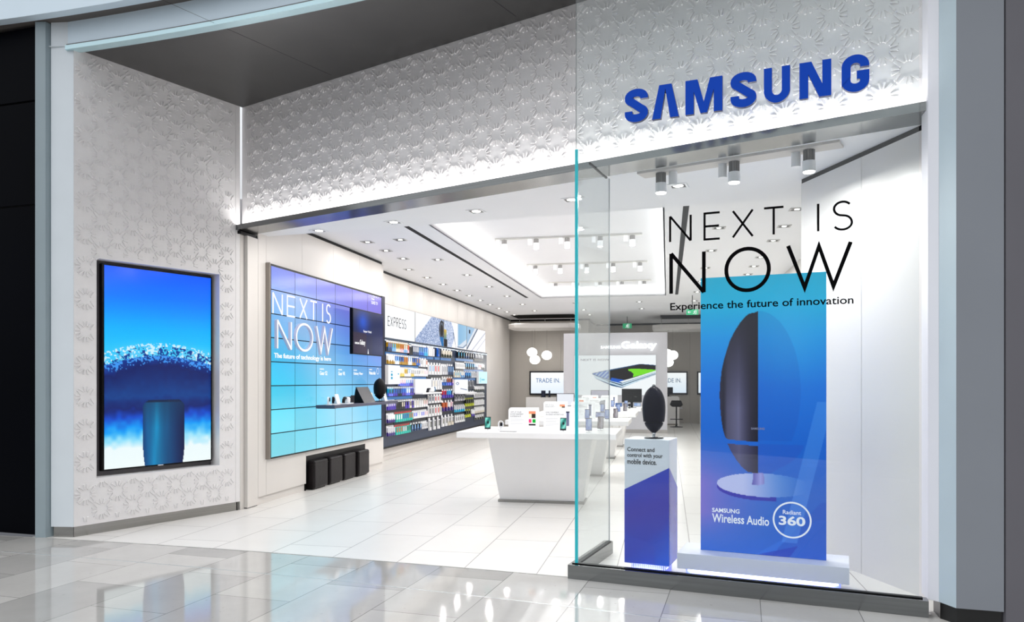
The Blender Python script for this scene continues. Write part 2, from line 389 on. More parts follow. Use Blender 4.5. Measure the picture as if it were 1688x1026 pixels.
# ------------------------------------------------------------------ structure: right jamb and pillars
b = MB(); b.prism([(2.655, 4.86), (2.69, 4.80), (2.72, 4.80), (2.74, 4.95), (2.69, 5.0)], .105, 5.2); struct(b.build('trim_8', mat('jamb_white', (225, 226, 232), .35)))
b = MB(); b.prism([(2.692, 4.80), (2.722, 4.665), (2.80, 4.70), (2.78, 4.95), (2.73, 4.95)], .105, 5.2); struct(b.build('wall_jamb', noisy(mat('jamb_blue_grey', (188, 204, 212), .4), 3, .02)))
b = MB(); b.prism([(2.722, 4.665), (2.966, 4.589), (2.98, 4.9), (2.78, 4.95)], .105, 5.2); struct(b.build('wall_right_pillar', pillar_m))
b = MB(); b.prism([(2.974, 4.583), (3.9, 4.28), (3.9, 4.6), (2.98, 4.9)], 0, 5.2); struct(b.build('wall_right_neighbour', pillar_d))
b = MB(); b.prism([(2.70, 4.80), (2.74, 4.69), (2.966, 4.61), (2.98, 4.9), (2.74, 4.95)], 0, .105); struct(b.build('baseboard_right', mat('black_skirting', (22, 22, 22), .3)))

# ------------------------------------------------------------------ structure: shop window
b = MB(); b.box(-.05, 2.36, -.055, .04, 0, .105); b.box(-.05, .03, .04, .90, 0, .105)
struct(b.build('trim_9', steel_d, loc=(*G_O, 0), ang=A_G))
b = MB(); b.box(-.03, 2.33, -.012, .028, .105, .112); b.box(-.03, .02, .028, .88, .105, .112); struct(b.build('trim_10', black, loc=(*G_O, 0), ang=A_G))
b = MB(); b.box(0, 2.31, 0, .003, .112, 4.67)
win = struct(b.build('window_1', glass, loc=(*G_O, 0), ang=A_G))
b = MB(); b.box(-.0025, .0005, -.001, .004, 3.26, 4.67); b.build('glass_edge', mat('seam_grey', (110, 116, 118), .3), parent=win)
b = MB(); b.box(0, .004, .012, .88, .112, 3.255)
win2 = struct(b.build('window_2', glass, loc=(*G_O, 0), ang=A_G))
b = MB(); b.box(-.010, .012, -.004, .012, .112, 3.262); b.build('glass_edge', teal, parent=win2)
b = MB(); b.box(-.001, .006, .88, .886, .112, 3.255); b.build('glass_edge', mat('seam_grey2', (150, 158, 162), .3), parent=win2)
b = MB()
for z0 in (3.235,): b.box(-.006, .01, .33, .80, z0, z0+.015)
b.build('glass_clamp', black, parent=win2)
# vinyl lettering on the glass
b = MB()
letters(b, [('N', .715, .862), ('E', .96, 1.065), ('X', 1.155, 1.288), ('T', 1.363, 1.49), ('I', 1.70, 1.72), ('S', 1.805, 1.917)], 2.505, 2.69, .015, -.002, 0)
b.build('lettering', letblack, parent=win)
b = MB(); letters(b, [('N', .722, .955), ('O', 1.11, 1.395), ('W', 1.52, 1.91)], 2.13, 2.42, .026, -.002, 0)
b.build('lettering', letblack, parent=win)
text('lettering', 'Experience the future of innovation', .716, 1.927, 1.993, 2.063, 0, letblack, win, .002, .012)

# display wall at the window's right end, with black shadow gap on top
ang = math.atan2(-1.51, .302); o2 = (2.548, 6.707)
b = MB(); b.box(0, .818, 0, .12, 0, 3.235); b.box(.823, 1.53, 0, .12, 0, 3.235)
struct(b.build('wall_window_end', noisy(mat('window_end_wall', (222, 219, 217), .32), 2, .01), loc=(*o2, 0), ang=ang))
b = MB(); b.box(0, 1.56, .004, .12, 3.235, 3.274); b.box(1.53, 1.55, .0, .05, .1, 3.235); b.box(.8, .84, .02, .1, .05, 3.235); struct(b.build('trim_11', black, loc=(*o2, 0), ang=ang))

# ------------------------------------------------------------------ structure: shop shell
ZC = 3.55; ZS = 3.275
poly = [(F_O[0]+.25*.553, F_O[1]+.25*.833), (F_O[0]+7.05*dF[0]+.25*.553, F_O[1]+7.05*dF[1]+.25*.833), (3.3, 5.6), (3.6, 7.10), (-3.4, 9.50), (-3.5, 9.0)]
b = MB(); b.prism(poly, ZS, ZC+.1); struct(b.build('ceiling', ceil_m))
def rect(u0, u1, v0, v1): return [W(u0, v0), W(u0, v1), W(u1, v1), W(u1, v0)]
b = MB(); r0, r1, q0, q1 = .6, 10.3, 1.76, 4.76
ul = lambda v: .20-.13*(v+.417)
for u0, u1, v0, v1 in ((None, 19.9, -.6, q0), (None, 19.9, q1, 7.3), (r1, 19.9, q0, q1), (None, r0, q0, q1)):
    b.prism([(v0, ul(v0) if u0 is None else u0), (v1, ul(v1) if u0 is None else u0), (v1, u1), (v0, u1)], ZC, ZC+.03)
struct(b.build('ceiling', ceil_m, loc=(*P0, 0), ang=A_S))
ZR = 3.80
b = MB(); b.box(q0-.5, q1+.5, r0-.5, r1+.5, ZR, ZR+.03)
for x0, x1, y0, y1 in ((q0-.5, q0-.45, r0-.5, r1+.5), (q1+.45, q1+.5, r0-.5, r1+.5), (q0-.5, q1+.5, r1+.45, r1+.5), (q0-.5, q1+.5, r0-.5, r0-.45)): b.box(x0, x1, y0, y1, ZC+.03, ZR)
for x0, x1, y0, y1 in ((q0-.02, q0, r0, r1), (q1, q1+.02, r0, r1), (q0, q1, r1, r1+.02)): b.box(x0, x1, y0, y1, ZC, ZC+.06)
rec = struct(b.build('ceiling', ceil_m, loc=(*P0, 0), ang=A_S))
b = MB(); b.box(q0-.32, q0-.14, r0, r1+.2, ZC+.035, ZC+.055); b.box(q1+.14, q1+.32, r0, r1+.2, ZC+.035, ZC+.055); b.box(q0, q1, r1+.14, r1+.32, ZC+.035, ZC+.055)
b.build('light_strip', cove, parent=rec)
for i, v in enumerate((1.42, 5.03)):
    b = MB(); b.box(v-.035, v+.035, .2, 10.15, ZC-.003, ZC); struct(b.build('trim_12', blackgap, loc=(*P0, 0), ang=A_S))
# left wall: block with niche and panel seams (x = u, y = -v)
b = MB(); TK = .1
def pan(x0, x1, z0, z1, y0=0, y1=.5): b.box(x0+.002, x1-.002, y0, y1, z0, z1)
pan(0, .19, TK, 3.5); pan(.19, 1.239, TK, .54); pan(3.307, 4.117, TK, .54); pan(1.239, 3.307, .475, .54); pan(.19, 4.117, .54, 2.94)
for x0, x1 in ((.19, 1.125), (1.125, 2.098), (2.098, 3.071), (3.071, 4.05)): pan(x0, x1, 2.94, 3.5)
pan(4.05, 4.117, 2.94, 3.5)
pan(0, 1.239, 0, TK, .025, .5); pan(3.307, 4.117, 0, TK, .025, .5)
struct(b.build('wall_left', wall_m, loc=(*P0, 0), ang=A_L))
b = MB(); b.box(0, 4.1, .02, .4, 3.5, 3.55); b.box(1.24, 3.306, .33, .36, 0, .474); b.box(1.239, 1.243, .005, .33, .0, .474); b.box(3.303, 3.306, .005, .33, 0, .474); b.box(1.24, 3.306, .005, .33, .470, .474); b.box(.01, 4.1, .01, .03, .1, 3.5)
struct(b.build('trim_13', black, loc=(*P0, 0), ang=A_L))
b = MB(); b.box(-.315, -.235, .045, .5, .002, 3.20); b.box(-.233, -.002, .0, .5, .01, 3.20)
struct(b.build('trim_14', wall_m, loc=(*P0, 0), ang=A_L))
b = MB(); b.box(-.36, .01, .01, .5, 3.20, 3.235); b.box(-.235, 0, .01, .5, .002, .012); b.box(-.36, -.30, .06, .5, 0, 3.2); struct(b.build('trim_15', black, loc=(*P0, 0), ang=A_L))
b = MB(); b.box(4.117, 4.61, .35, .5, .1, 3.5)
xs = [4.61+.92*i for i in range(14)]
for x0, x1 in zip(xs, xs[1:]): b.box(x0+.002, min(x1, 16.9)-.002, .35, .5, .1, 3.5)
b.box(4.117, 16.9, .37, .5, 0, .1)
struct(b.build('wall_left', wall_m, loc=(*P0, 0), ang=A_L))
b = MB(); b.box(4.117, 16.8, .36, .5, 3.5, 3.55); b.box(4.1, 16.8, .39, .5, .1, 3.5); struct(b.build('trim_16', black, loc=(*P0, 0), ang=A_L))
# right wall, back walls (x = v, y = u)
b = MB(); b.box(7.0, 7.2, -1.2, 19.6, 0, ZC); struct(b.build('wall_right', wall_m, loc=(*P0, 0), ang=A_S))
back_m = noisy(mat('back_wall_paint', (192, 186, 178), .5), 2, .02)
b = MB()
xs = [-.4, .47, 1.35, 2.27]
for x0, x1 in zip(xs, xs[1:]): b.box(x0+.002, x1-.002, 16.75, 17, 0, ZC)
struct(b.build('wall_back', back_m, loc=(*P0, 0), ang=A_S))
b = MB(); b.box(2.1, 2.27, 17, 19.3, 0, ZC)
xs = [2.27, 3.2, 4.1, 5.0, 5.6, 6.5, 7.0]
for x0, x1 in zip(xs, xs[1:]): b.box(x0+.002, x1-.002, 19.3, 19.6, 0, ZC)
struct(b.build('wall_back', back_m, loc=(*P0, 0), ang=A_S))
b = MB(); b.box(-.35, 2.3, 16.73, 16.76, 3.49, 3.55); b.box(2.27, 2.3, 16.73, 19.3, 3.49, 3.55); b.box(2.27, 7, 19.27, 19.3, 3.49, 3.55)
struct(b.build('trim_17', black, loc=(*P0, 0), ang=A_S))

# ------------------------------------------------------------------ ceiling lamps
def L3(u, v, z): p = W(u, v); return (p[0], p[1], z)
def downlight(z_loc, label, group, e=14, bright=False):
    t = thing('recessed_downlight', label, 'ceiling light', z_loc, A_S, group)
    b = MB(); s = .085
    for x0, x1, y0, y1 in ((-s, s, -s, -s+.02), (-s, s, s-.02, s), (-s, -s+.02, -s+.02, s-.02), (s-.02, s, -s+.02, s-.02)): b.box(x0, x1, y0, y1, -.006, 0)
    b.build('trim_frame', stand_w if bright else mat('trim_grey', (186, 184, 182), .4), t)
    b = MB(); b.box(-s+.02, s-.02, -s+.02, s-.02, -.002, 0); b.build('baffle', lens_dark, t)
    b = MB(); b.cyl((0, 0, -.004), (0, 0, -.002), .045 if bright else .03, n=16); b.build('bulb', bulb, t)
    return t
FR = [((-2.279, 8.993), 'leftmost downlight in the lowered ceiling strip, just inside the beam'), ((-1.322, 8.511), 'second downlight from the left in the lowered ceiling strip behind the beam'),
      ((-.374, 7.962), 'third downlight from the left in the lowered ceiling strip behind the beam'), ((.582, 7.454), 'square downlight in the lowered ceiling cut by the teal glass edge'),
      ((1.511, 6.92), 'square downlight in the lowered ceiling behind the row of window spotlights')]
t0 = None
for (x, y), lb in FR:
    t = downlight((x, y, ZS-.001), lb, 'downlights in the lowered entrance ceiling', bright=True)
    t.rotation_euler.z = A_F+math.radians(12)
    lamp('lamp_light', (x, y, ZS-.03), 16, .09, (1, .97, .93))
pd = None
def row(us, v, lb, en):
    global pd
    for u, od in zip(us, ('first', 'second', 'third', 'fourth', 'fifth', 'sixth', 'seventh', 'eighth', 'ninth', 'tenth')):
        if pd is None: pd = downlight(L3(u, v, ZC-.001), od+' '+lb, 'small downlights in the main ceiling'); o = pd
        else: o = dup(pd, L3(u, v, ZC-.001), label=od+' '+lb)
        if en: lamp('lamp_light', L3(u, v, ZC-.03), en, .08, (1, .98, .96))
row([5.02+1.095*i for i in range(10)], .147, 'downlight from the entrance in the row nearest the accessory wall', 6)
row([2.24, 3.0, 3.79], .477, 'downlight from the entrance in the short row above the screen wall', 6)
row([2.167, 4.01, 5.92, 7.8, 9.69, 11.7, 13.6], 1.012, 'downlight from the entrance in the row left of the dark ceiling slot', 16)
row([11.66, 13.6, 15.3], 2.45, 'downlight from the front beyond the recess, left of the glass edge', 12)
row([11.66, 13.6], 4.1, 'downlight from the front beyond the recess, before the feature wall', 6)
row([2.2, 4.02, 5.89, 7.8, 9.7, 11.7], 5.49, 'downlight from the front just right of the recess, through the window', 14)
row([1.238, 2.258, 3.32, 4.83, 5.86, 6.92, 8.0, 9.1], 6.33, 'downlight from the front in the outermost right row, through the window', 10)
# track lights in the recess
def track(u, v0, v1, heads, lb, en):
    t = thing('track_light', lb, 'track light', L3(u, (v0+v1)/2, ZR), A_S, 'track lights in the ceiling recess')
    L = (v1-v0)/2; b = MB(); b.box(-L, L, -.02, .02, -.035, 0); b.build('rail', mat('rail_white', (222, 220, 214), .4), t)
    for hx in heads:
        x = hx-(v0+v1)/2
        b = MB(); b.cyl((x-.10, 0, -.13), (x-.10, 0, -.035), .035, n=14); b.build('driver_box', stand_w, t)
        b = MB(); b.cyl((x, 0, -.10), (x, 0, -.035), .042, n=14, mi=1); b.cyl((x, 0, -.19), (x, 0, -.10), .045, n=14)
        o = b.build('spot_head', [stand_w, mat('heat_sink', (120, 118, 116), .35, .8)], t)
        b = MB(); b.cyl((x, 0, -.196), (x, 0, -.188), .038, n=14); b.build('bulb', bulb, o)
        if en: lamp('lamp_light', L3(u, hx, ZR-.22), en, .08, (1, .99, .97))
track(3.65, 2.09, 4.43, [2.24, 2.76, 3.26, 3.78, 4.28], 'nearest of the three white spotlight tracks in the ceiling recess', 16)
track(6.43, 2.10, 4.44, [2.27, 2.76, 3.28, 3.79, 4.30], 'middle of the three white spotlight tracks in the ceiling recess', 16)
track(9.21, 2.10, 4.46, [2.27, 2.78, 3.3, 3.8, 4.3], 'farthest of the three white spotlight tracks in the ceiling recess', 14)
# window spotlights under a plate
t = thing('spotlight_plate', 'long pale mounting plate with three hanging white spotlights behind the window', 'spotlight', (1.78, 6.10, ZS), math.atan2(-.80, 1.24))
b = MB(); b.box(-.80, .80, -.085, .085, -.02, 0); b.build('plate', mat('plate_beige', (200, 194, 188), .45), t)
for i, x in enumerate((-.62, 0, .57)):
    dx = .10 if i == 0 else -.10
    b = MB(); b.cyl((x+dx, .02, -.13), (x+dx, .02, -.02), .035, n=18); b.build('driver_box', stand_w, t)
    b = MB()
    for k in range(12): a = 2*math.pi*k/12; b.cyl((x+.036*math.cos(a), .036*math.sin(a), -.11), (x+.036*math.cos(a), .036*math.sin(a), -.02), .008, n=6, mi=1)
    b.cyl((x, 0, -.11), (x, 0, -.02), .03, n=18, mi=1); b.cyl((x, 0, -.185), (x, 0, -.105), .048, n=20)
    o = b.build('spot_head', [stand_w, mat('heat_sink', (120, 118, 116), .35, .8)], t, smooth=True)
    b = MB(); b.cyl((x, 0, -.192), (x, 0, -.184), .041, n=18); b.build('bulb', bulb, o)
    lamp('lamp_light', (x, 0, -.21), 22, .08, (1, .98, .95), parent=t)

# ------------------------------------------------------------------ screen in the pier
def mixc(a, b, t): t = max(0, min(1, t)); return tuple(a[i]+(b[i]-a[i])*t for i in range(3))
def ramp(st, t):
    for (p, c), (q, d) in zip(st, st[1:]):
        if t <= q: return mixc(c, d, (t-p)/(q-p) if q > p else 0)
    return st[-1][1]
def hsh(x, y):
    n = math.sin(x*127.1+y*311.7)*43758.5453; return n-math.floor(n)
def vn(x, y):
    xi, yi = math.floor(x), math.floor(y); fx, fy = x-xi, y-yi; fx = fx*fx*(3-2*fx); fy = fy*fy*(3-2*fy)
    return (hsh(xi, yi)*(1-fx)+hsh(xi+1, yi)*fx)*(1-fy)+(hsh(xi, yi+1)*(1-fx)+hsh(xi+1, yi+1)*fx)*fy
def pier_art(a, b):
    wave = .47-.05*math.sin(a*3.1+.2)+.03*(1-a)
    c = ramp([(0, (0, 92, 255)), (.14, (0, 122, 255)), (.30, (0, 178, 255)), (.40, (30, 196, 252)), (1, (30, 196, 252))], b)
    n = vn(a*80, b*150); n2 = vn(a*24+9, b*40)
    if b > wave-.10:
        t = (b-(wave-.10))/.10
        c = mixc(c, (150, 215, 245), min(1, t)*.5*vn(a*5, b*9+3)*1.4)
        if n > .62-.1*min(t, 1) and t > .35: c = mixc(c, (240, 250, 255), .8)
        if n2 > .8-.45*t and n > .45 and t > .5: c = (6, 60, 150)
    if b > wave:
        t = (b-wave)/.05
        dk = ramp([(wave, (0, 60, 160)), (wave+.06, (0, 26, 100)), (.64, (0, 62, 140)), (.70, (0, 30, 110)), (.745, (0, 70, 200)), (.80, (0, 150, 245)), (.86, (150, 225, 250)), (.90, (236, 250, 252)), (1, (240, 252, 252))], b+.03*(n2-.5)+.02*(vn(a*3, b*14)-.5))
        if t < 1 and n > .4+.5*t: dk = (60, 150, 240)
        c = dk
    # the speaker standing in the surf
    x0, x1, y0 = .335, .73, .664
    k = min((a-x0), (x1-a)); 
    top = y0+.03*max(0, 1-k/.07)**2
    if x0+.018*max(0, (b-.88)/.12)**2 < a < x1-.018*max(0, (b-.88)/.12)**2 and b > top:
        u = (a-x0)/(x1-x0)
        c = ramp([(0, (0, 60, 120)), (.12, (0, 110, 170)), (.3, (0, 150, 205)), (.5, (0, 98, 150)), (.75, (0, 55, 110)), (1, (0, 10, 60))], u)
        c = mixc((10, 60, 96), c, min(1, .35+(b-y0)/.22)); c = mixc(c, (0, 40, 90), .3*vn(a*30, b*4))
        if b < y0+.012: c = (8, 34, 70)
    return c
tv = thing('wall_screen', 'tall screen showing a blue wave and speaker, recessed in the patterned pier', 'screen', (P_O[0]-.8303*.15+dP[0]*.94, P_O[1]+.5573*.15+dP[1]*.94, .575), A_P)
b = MB(); b.box(-.625, .62, -.055, -.004, .02, 2.10); b.build('bezel', bezel, tv, bevel=.004)
grid(-.60, .603, .035, 2.085, -.057, 190, 330, pier_art).build('screen', colmat('pier_screen', 1.0, gloss=1), tv)
b = MB(); b.box(-.03, .03, -.059, -.055, .024, .030); b.build('badge', letwhite, tv)

# ------------------------------------------------------------------ shop sign
sg = thing('shop_sign', 'row of raised blue capital letters hung above the shop window', 'sign', (G_O[0]+.08, G_O[1]-.16, 3.375), A_G)
z0, z1 = 0, .240
sg.location = (G_O[0]-.0399*.8, G_O[1]-.0917*.8, 3.375)
def letter_obj(fn):
    b = MB(); b.side = 1; fn(b); return b.build('letter', [signblue, mat('sign_return', (6, 26, 84), .4)], sg)
YF, YB = -.02, .012
def S_(x0, x1):
    def f(b):
        w = (x1-x0); t = .056; h = z1; cx = (x0+x1)/2; rx = w/2-t/2
        p = [(x1-t/2, h*.69)]+arc(cx, h*.745, rx, h*.255-t/2, 0, 180, 12)+arc(cx, h*.72, rx, h*.13, 190, 232, 4)+arc(cx, h*.29, rx, h*.13, 52, -5, 5)+arc(cx, h*.255, rx, h*.255-t/2, -10, -180, 12)+[(x0+t/2, h*.34)]
        b.stroke(p, t, YF, YB)
    return f
def rects(*polys):
    def f(b):
        for p in polys: b.plate(p, YF, YB)
    return f
h = z1
letter_obj(S_(.405, .575))
def shape(x, p): return rects([(x+px, pz*h) for px, pz in p])
letter_obj(shape(.605, [(0, 0), (.062, 0), (.096, .88), (.130, 0), (.192, 0), (.140, 1), (.052, 1)]))
letter_obj(shape(.843, [(0, 0), (.058, 0), (.058, .66), (.104, 0), (.150, 0), (.196, .66), (.196, 0), (.254, 0), (.254, 1), (.170, 1), (.127, .32), (.084, 1), (0, 1)]))
letter_obj(S_(1.152, 1.322))
letter_obj(lambda b: b.stroke([(1.397, h), (1.397, h*.33)]+arc(1.4545, h*.36, .0575, h*.36-.026, 190, 350, 12)+[(1.512, h*.33), (1.512, h)], .052, YF, YB))
letter_obj(shape(1.597, [(0, 0), (.055, 0), (.055, .66), (.122, 0), (.196, 0), (.196, 1), (.141, 1), (.141, .36), (.074, 1), (0, 1)]))
letter_obj(lambda b: b.stroke([(1.992, h*.66)]+arc(1.937, h*.70, .055, h*.30-.026, 0, 180, 12)+[(1.882, h*.3)]+arc(1.937, h*.30, .055, h*.30-.026, 180, 360, 12)+[(1.992, h*.45), (1.945, h*.45)], .054, YF, YB))
b = MB()
for x in (.49, .70, .97, 1.237, 1.4545, 1.695, 1.937): b.cyl((x, .012, .06), (x, .07, .06), .005, n=8); b.cyl((x, .012, .19), (x, .07, .19), .005, n=8)
b.build('standoff_pin', chrome, sg)

# ------------------------------------------------------------------ window display
def gp(s, y): return (G_O[0]+s*dG[0]-y*dG[1]*1.0, G_O[1]+s*dG[1]+y*dG[0])
PX, PY = .8721, 5.90
led = lambda nm: glow(nm, (120, 130, 255), 3.0)
ped = thing('display_pedestal', 'tall white and blue display pedestal with a lettered front behind the window', 'pedestal', (PX, PY, 0), A_G)
pw, pdp, pz0, pz1 = .346, .30, .09, 1.049
def fill(pts, y0, y1, m, par, name): b = MB(); b.plate(pts, y0, y1); return b.build(name, m, par)
b = MB(); b.box(0, pw, 0, pdp, pz0, pz1); b.build('body', noisy(mat('pedestal_white', (226, 232, 242), .3), 2, .01), ped, bevel=.002)
def ped_art(a, b):
    c = mixc((26, 50, 168), (46, 44, 156), math.exp(-((b-.35)/.25)**2)); c = mixc(c, (0, 84, 205), max(0, a*.8+(b-.72)*2.2-.35)); return mixc(c, (34, 60, 178), .5 if b > .62+.25*a and a < .7 else 0)
def clipped(x0, x1, za, zb, ybase, side=None):     # slanted-top print, as a grid following the slope
    g = MB(); g.c = []; nx, nz = 18, 40
    for j in range(nz+1):
        for i in range(nx+1):
            a = i/nx; zt = za+(zb-za)*a; z = pz0+.004+(zt-pz0)*(1-j/nz)
            if side is None: g.v.append((x0+(x1-x0)*a, -.0025, z))
            else: g.v.append((pw+.0025, x0+(x1-x0)*a, z))
            g.c.append(lin(ped_art(a if side is None else 1-a, j/nz)))
    for j in range(nz):
        for i in range(nx):
            k = j*(nx+1)+i; g.f.append((k, k+nx+1, k+nx+2, k+1)); g.m.append(0)
    return g
art_d = colmat('pedestal_print', .28, diff=1, gloss=1)
clipped(0, pw, .655, .835, 0).build('blue_wrap', art_d, ped)
clipped(0, pdp, .835, .655, 0, side=1).build('blue_wrap', art_d, ped)
for i, s in enumerate(('Connect and', 'control with your', 'mobile device.')):
    w_ = (.212, .275, .228)[i]; z = .955-.045*i
    text('lettering', s, .022, .022+w_, z-(.008 if i else 0), z+.032, -.001, letblack, ped, .001, .012)
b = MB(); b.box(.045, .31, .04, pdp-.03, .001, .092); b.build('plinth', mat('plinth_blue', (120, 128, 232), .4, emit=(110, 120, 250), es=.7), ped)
b = MB()
for i in range(18): b.box(.05+i*.0148, .054+i*.0148, .034, .04, .004, .088)
b.build('light_bar', glow('led_white', (200, 205, 255), 2), ped)
lamp('led_light', (pw/2, pdp/2-.02, .05), 5, .3, (.55, .6, 1), (math.pi, 0, 0), ped)

def egg_profile(r, z0, z1, bot, n=14):
    out = []
    for i in range(n+1):
        t = i/n; z = z0+(z1-z0)*t
        rr = r*math.sin(math.pi*(.28+.72*t)/1.0)**.62 if t > .31 else r*(bot+(1-bot)*math.sin(math.pi/2*t/.31))
        out.append((max(rr, .003), z))
    return out
def egg_speaker(loc, label, H=.417, R=.09, base=True, m1=None):
    t = thing('egg_speaker', label, 'speaker', loc, 0)
    m1 = m1 or noisy(mat('speaker_midnight', (5, 5, 26), .3, spec=.06), 3, .1)
    zc = H*.315
    up = []
    for i in range(21):
        f = i/20; z = zc+(H*.985-zc)*f
        rr = R*(.90+.10*math.sin(min(1, f/.36)*math.pi/2)) if f < .36 else R*max(.12, (1-((f-.36)/.64)**2.35)**.56)
        up.append((rr, z))
    b = MB(); b.lathe([(R*.86, zc)]+up); b.build('body', m1, t, smooth=True)
    b = MB(); b.lathe([(R*.16, H*.98), (R*.16, H), (R*.10, H*1.012)]); b.build('top_cap', chrome, t, smooth=True)
    b = MB(); b.lathe([(R*.70, zc-.012), (R*.70, zc+.002)]); b.build('gap_ring', blackgap, t)
    b = MB(); b.lathe([(R*.14, H*.10), (R*.30, H*.125), (R*.55, H*.18), (R*.74, H*.24), (R*.81, H*.285), (R*.79, H*.30)]); b.build('lower_bowl', m1, t, smooth=True)
    b = MB(); b.lathe([(R*.17, .006), (R*.12, H*.05), (R*.18, H*.12)]); b.build('stem', chrome, t, smooth=True)
    b = MB(); b.lathe([(R*.83, 0), (R*.85, .006), (R*.80, .010), (R*.2, .013)]); b.build('base_disc', mat('speaker_base', (18, 18, 24), .2, .5), t, smooth=True)
    return t
q = (PX+.195*dG[0]+.15*.3989, PY+.195*dG[1]+.15*.917)
egg_speaker((q[0], q[1], pz1), 'dark midnight-blue egg-shaped speaker standing on the window pedestal')

pl = thing('display_platform', 'low wide white platform glowing underneath, carrying the tall blue poster', 'platform', (1.225, 5.65, 0), A_G)
b = MB(); b.box(0, 1.169, 0, .40, .107, .223); b.build('top_slab', noisy(mat('platform_white', (226, 228, 240), .35), 2, .01), pl, bevel=.002)
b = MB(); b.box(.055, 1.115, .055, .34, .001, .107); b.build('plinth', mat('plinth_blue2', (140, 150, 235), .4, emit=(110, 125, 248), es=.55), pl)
b = MB(); b.box(.07, 1.10, .045, .054, .085, .100); b.build('light_strip', glow('led_strip', (210, 214, 255), 9), pl)
lamp('led_light', (1.225+.58*dG[0]+.03*.4, 5.65+.58*dG[1]+.03*.917, .07), 2.5, 1.0, (.6, .65, 1), (math.radians(120), 0, A_G), size_y=.05)

post = thing('standing_poster', 'tall blue poster board with a half-shown egg speaker behind the window glass', 'poster', (1.4245, 5.7483, .224), A_G)
PW, PH = .877, 2.05
def inpoly(x, y, p):
    r = False; j = len(p)-1
    for i in range(len(p)):
        if (p[i][1] > y) != (p[j][1] > y) and x < (p[j][0]-p[i][0])*(y-p[i][1])/(p[j][1]-p[i][1])+p[i][0]: r = not r
        j = i
    return r
def pc(X, Y):      # poster coordinates from a sketch grid
    a = (X/2.443-15)/207; x = X/2.443+1140; top = 459-.0535*(x-1155); bot = 906.8+.0852*(x-1155); return (a, (Y/2.443+440-top)/(bot-top))
half = [pc(*p) for p in ((275, 178), (262, 184), (240, 188), (222, 202), (200, 228), (178, 262), (160, 298), (146, 338), (134, 380), (125, 420), (120, 465), (117, 510), (118, 550), (121, 590), (126, 630), (133, 665), (141, 688), (150, 695), (200, 701), (275, 706))]
cup = [pc(*p) for p in ((150, 714), (158, 712), (200, 718), (275, 722), (275, 833), (235, 828), (208, 806), (185, 776), (165, 744))]
stem = [pc(*p) for p in ((256, 830), (296, 830), (300, 850), (302, 876), (275, 882), (250, 878), (256, 850))]
def poster_art(a, b):
    c = ramp([(0, (0, 160, 196)), (.10, (0, 166, 208)), (.22, (0, 140, 214)), (.40, (0, 104, 204)), (.60, (0, 92, 194)), (.78, (22, 92, 186)), (1, (8, 88, 190))], b)
    c = mixc(c, (116, 104, 192), max(0, 1-a*1.6)*max(0, min(1, (b-.55)/.2))*max(0, 1-max(0, b-.86)/.16))
    c = mixc(c, (0, 66, 178), max(0, (a-.55))*max(0, (b-.5))*1.6)
    c = mixc(c, (90, 170, 225), .35*math.exp(-((a-.72)/.25)**2-((b-.2)/.18)**2))
    if b > .86+(.95-a)*.28*(1 if a < .95 else 0) and a > .1 and b > 1.16-a*.42: c = mixc(c, (40, 110, 214), .35)
    if b > 1.30-a*.52 and b > .80: c = mixc(c, (0, 70, 176), .55)
    if a > .33 and b > 1.08-.13*a-.02 and b > .955-(a-.36)*.10 and a < .60-(b-.95)*1.6+.2 and b > .965-.09*(a-.3)/.4*1.0: c = mixc(c, (0, 46, 166), .7)
    if a+.55*b > 1.18 and a+.55*b < 1.30 and b > .45 and b < .95: c = mixc(c, (110, 150, 226), .35)
    hd = pc(275, 880)
    # disc foot
    da, db = (a-hd[0]-.04)/.375, (b-hd[1]+.0)/.042
    if da*da+db*db < 1 and a < .95:
        k = min(1, max(0, (.85-a)/.5)); c = mixc(c, (186, 190, 226), .9*k)
    elif da*da+((b-hd[1]-.012)/.044)**2 < 1 and a < .62: c = mixc(c, (30, 20, 150), .75)
    if inpoly(a, b, stem): c = mixc((150, 150, 210), (96, 92, 170), abs(a-hd[0]-.02)*18)
    ea, eb = pc(275, 480); ex = (a-ea)/.335; ey = (b-pc(0, 500)[1])/(pc(0, 500)[1]-pc(275, 178)[1])
    if a > ea and ex*ex+ey*ey < 1 and b < pc(275, 700)[1]: c = mixc(c, (0, 50, 150), .14)
    if a > ea and pc(275, 715)[1] < b < pc(275, 832)[1] and (a-ea) < .36*(1-((b-pc(275, 712)[1])/.125)**1.8): c = mixc(c, (40, 60, 170), .25)
    if inpoly(a, b, half):
        l = pc(118, 500)[0]; u = (a-l)/(ea-l)
        c = ramp([(0, (40, 36, 60)), (.10, (30, 28, 46)), (.2, (74, 72, 98)), (.5, (96, 94, 126)), (.68, (60, 58, 84)), (.82, (34, 32, 52)), (1, (16, 14, 30))], u)
        c = mixc((20, 18, 34), c, min(1, max(0, (b-.13)/.35)))
    if inpoly(a, b, cup):
        u = (a-.2)/.3; c = ramp([(0, (60, 56, 90)), (.4, (84, 82, 116)), (1, (24, 22, 44))], u)
    return c
b = MB(); b.box(0, PW, .002, .03, 0, PH); b.build('board', mat('poster_edge', (70, 110, 190), .5), post)
grid(0, PW, 0, PH, 0, 200, 400, poster_art).build('print', colmat('poster_print', .42, diff=1, gloss=1), post)  # print emits some of its own colour, standing in for front light
def pxz(x, y): a = (x-1155)/207; top = 459-.0535*(x-1155); bot = 906.8+.0852*(x-1155); return (.877*(x-1155)/207*(1-.0), PH*(1-(y-top)/(bot-top)))
xa, za = pxz(1175, 845); xb, zb = pxz(1222, 838)
text('lettering', 'SAMSUNG', xa, xb, za+.002, za+.034, -.001, letwhite, post, .001, .025)
xa, za = pxz(1175, 860); xb, zb = pxz(1271, 866)
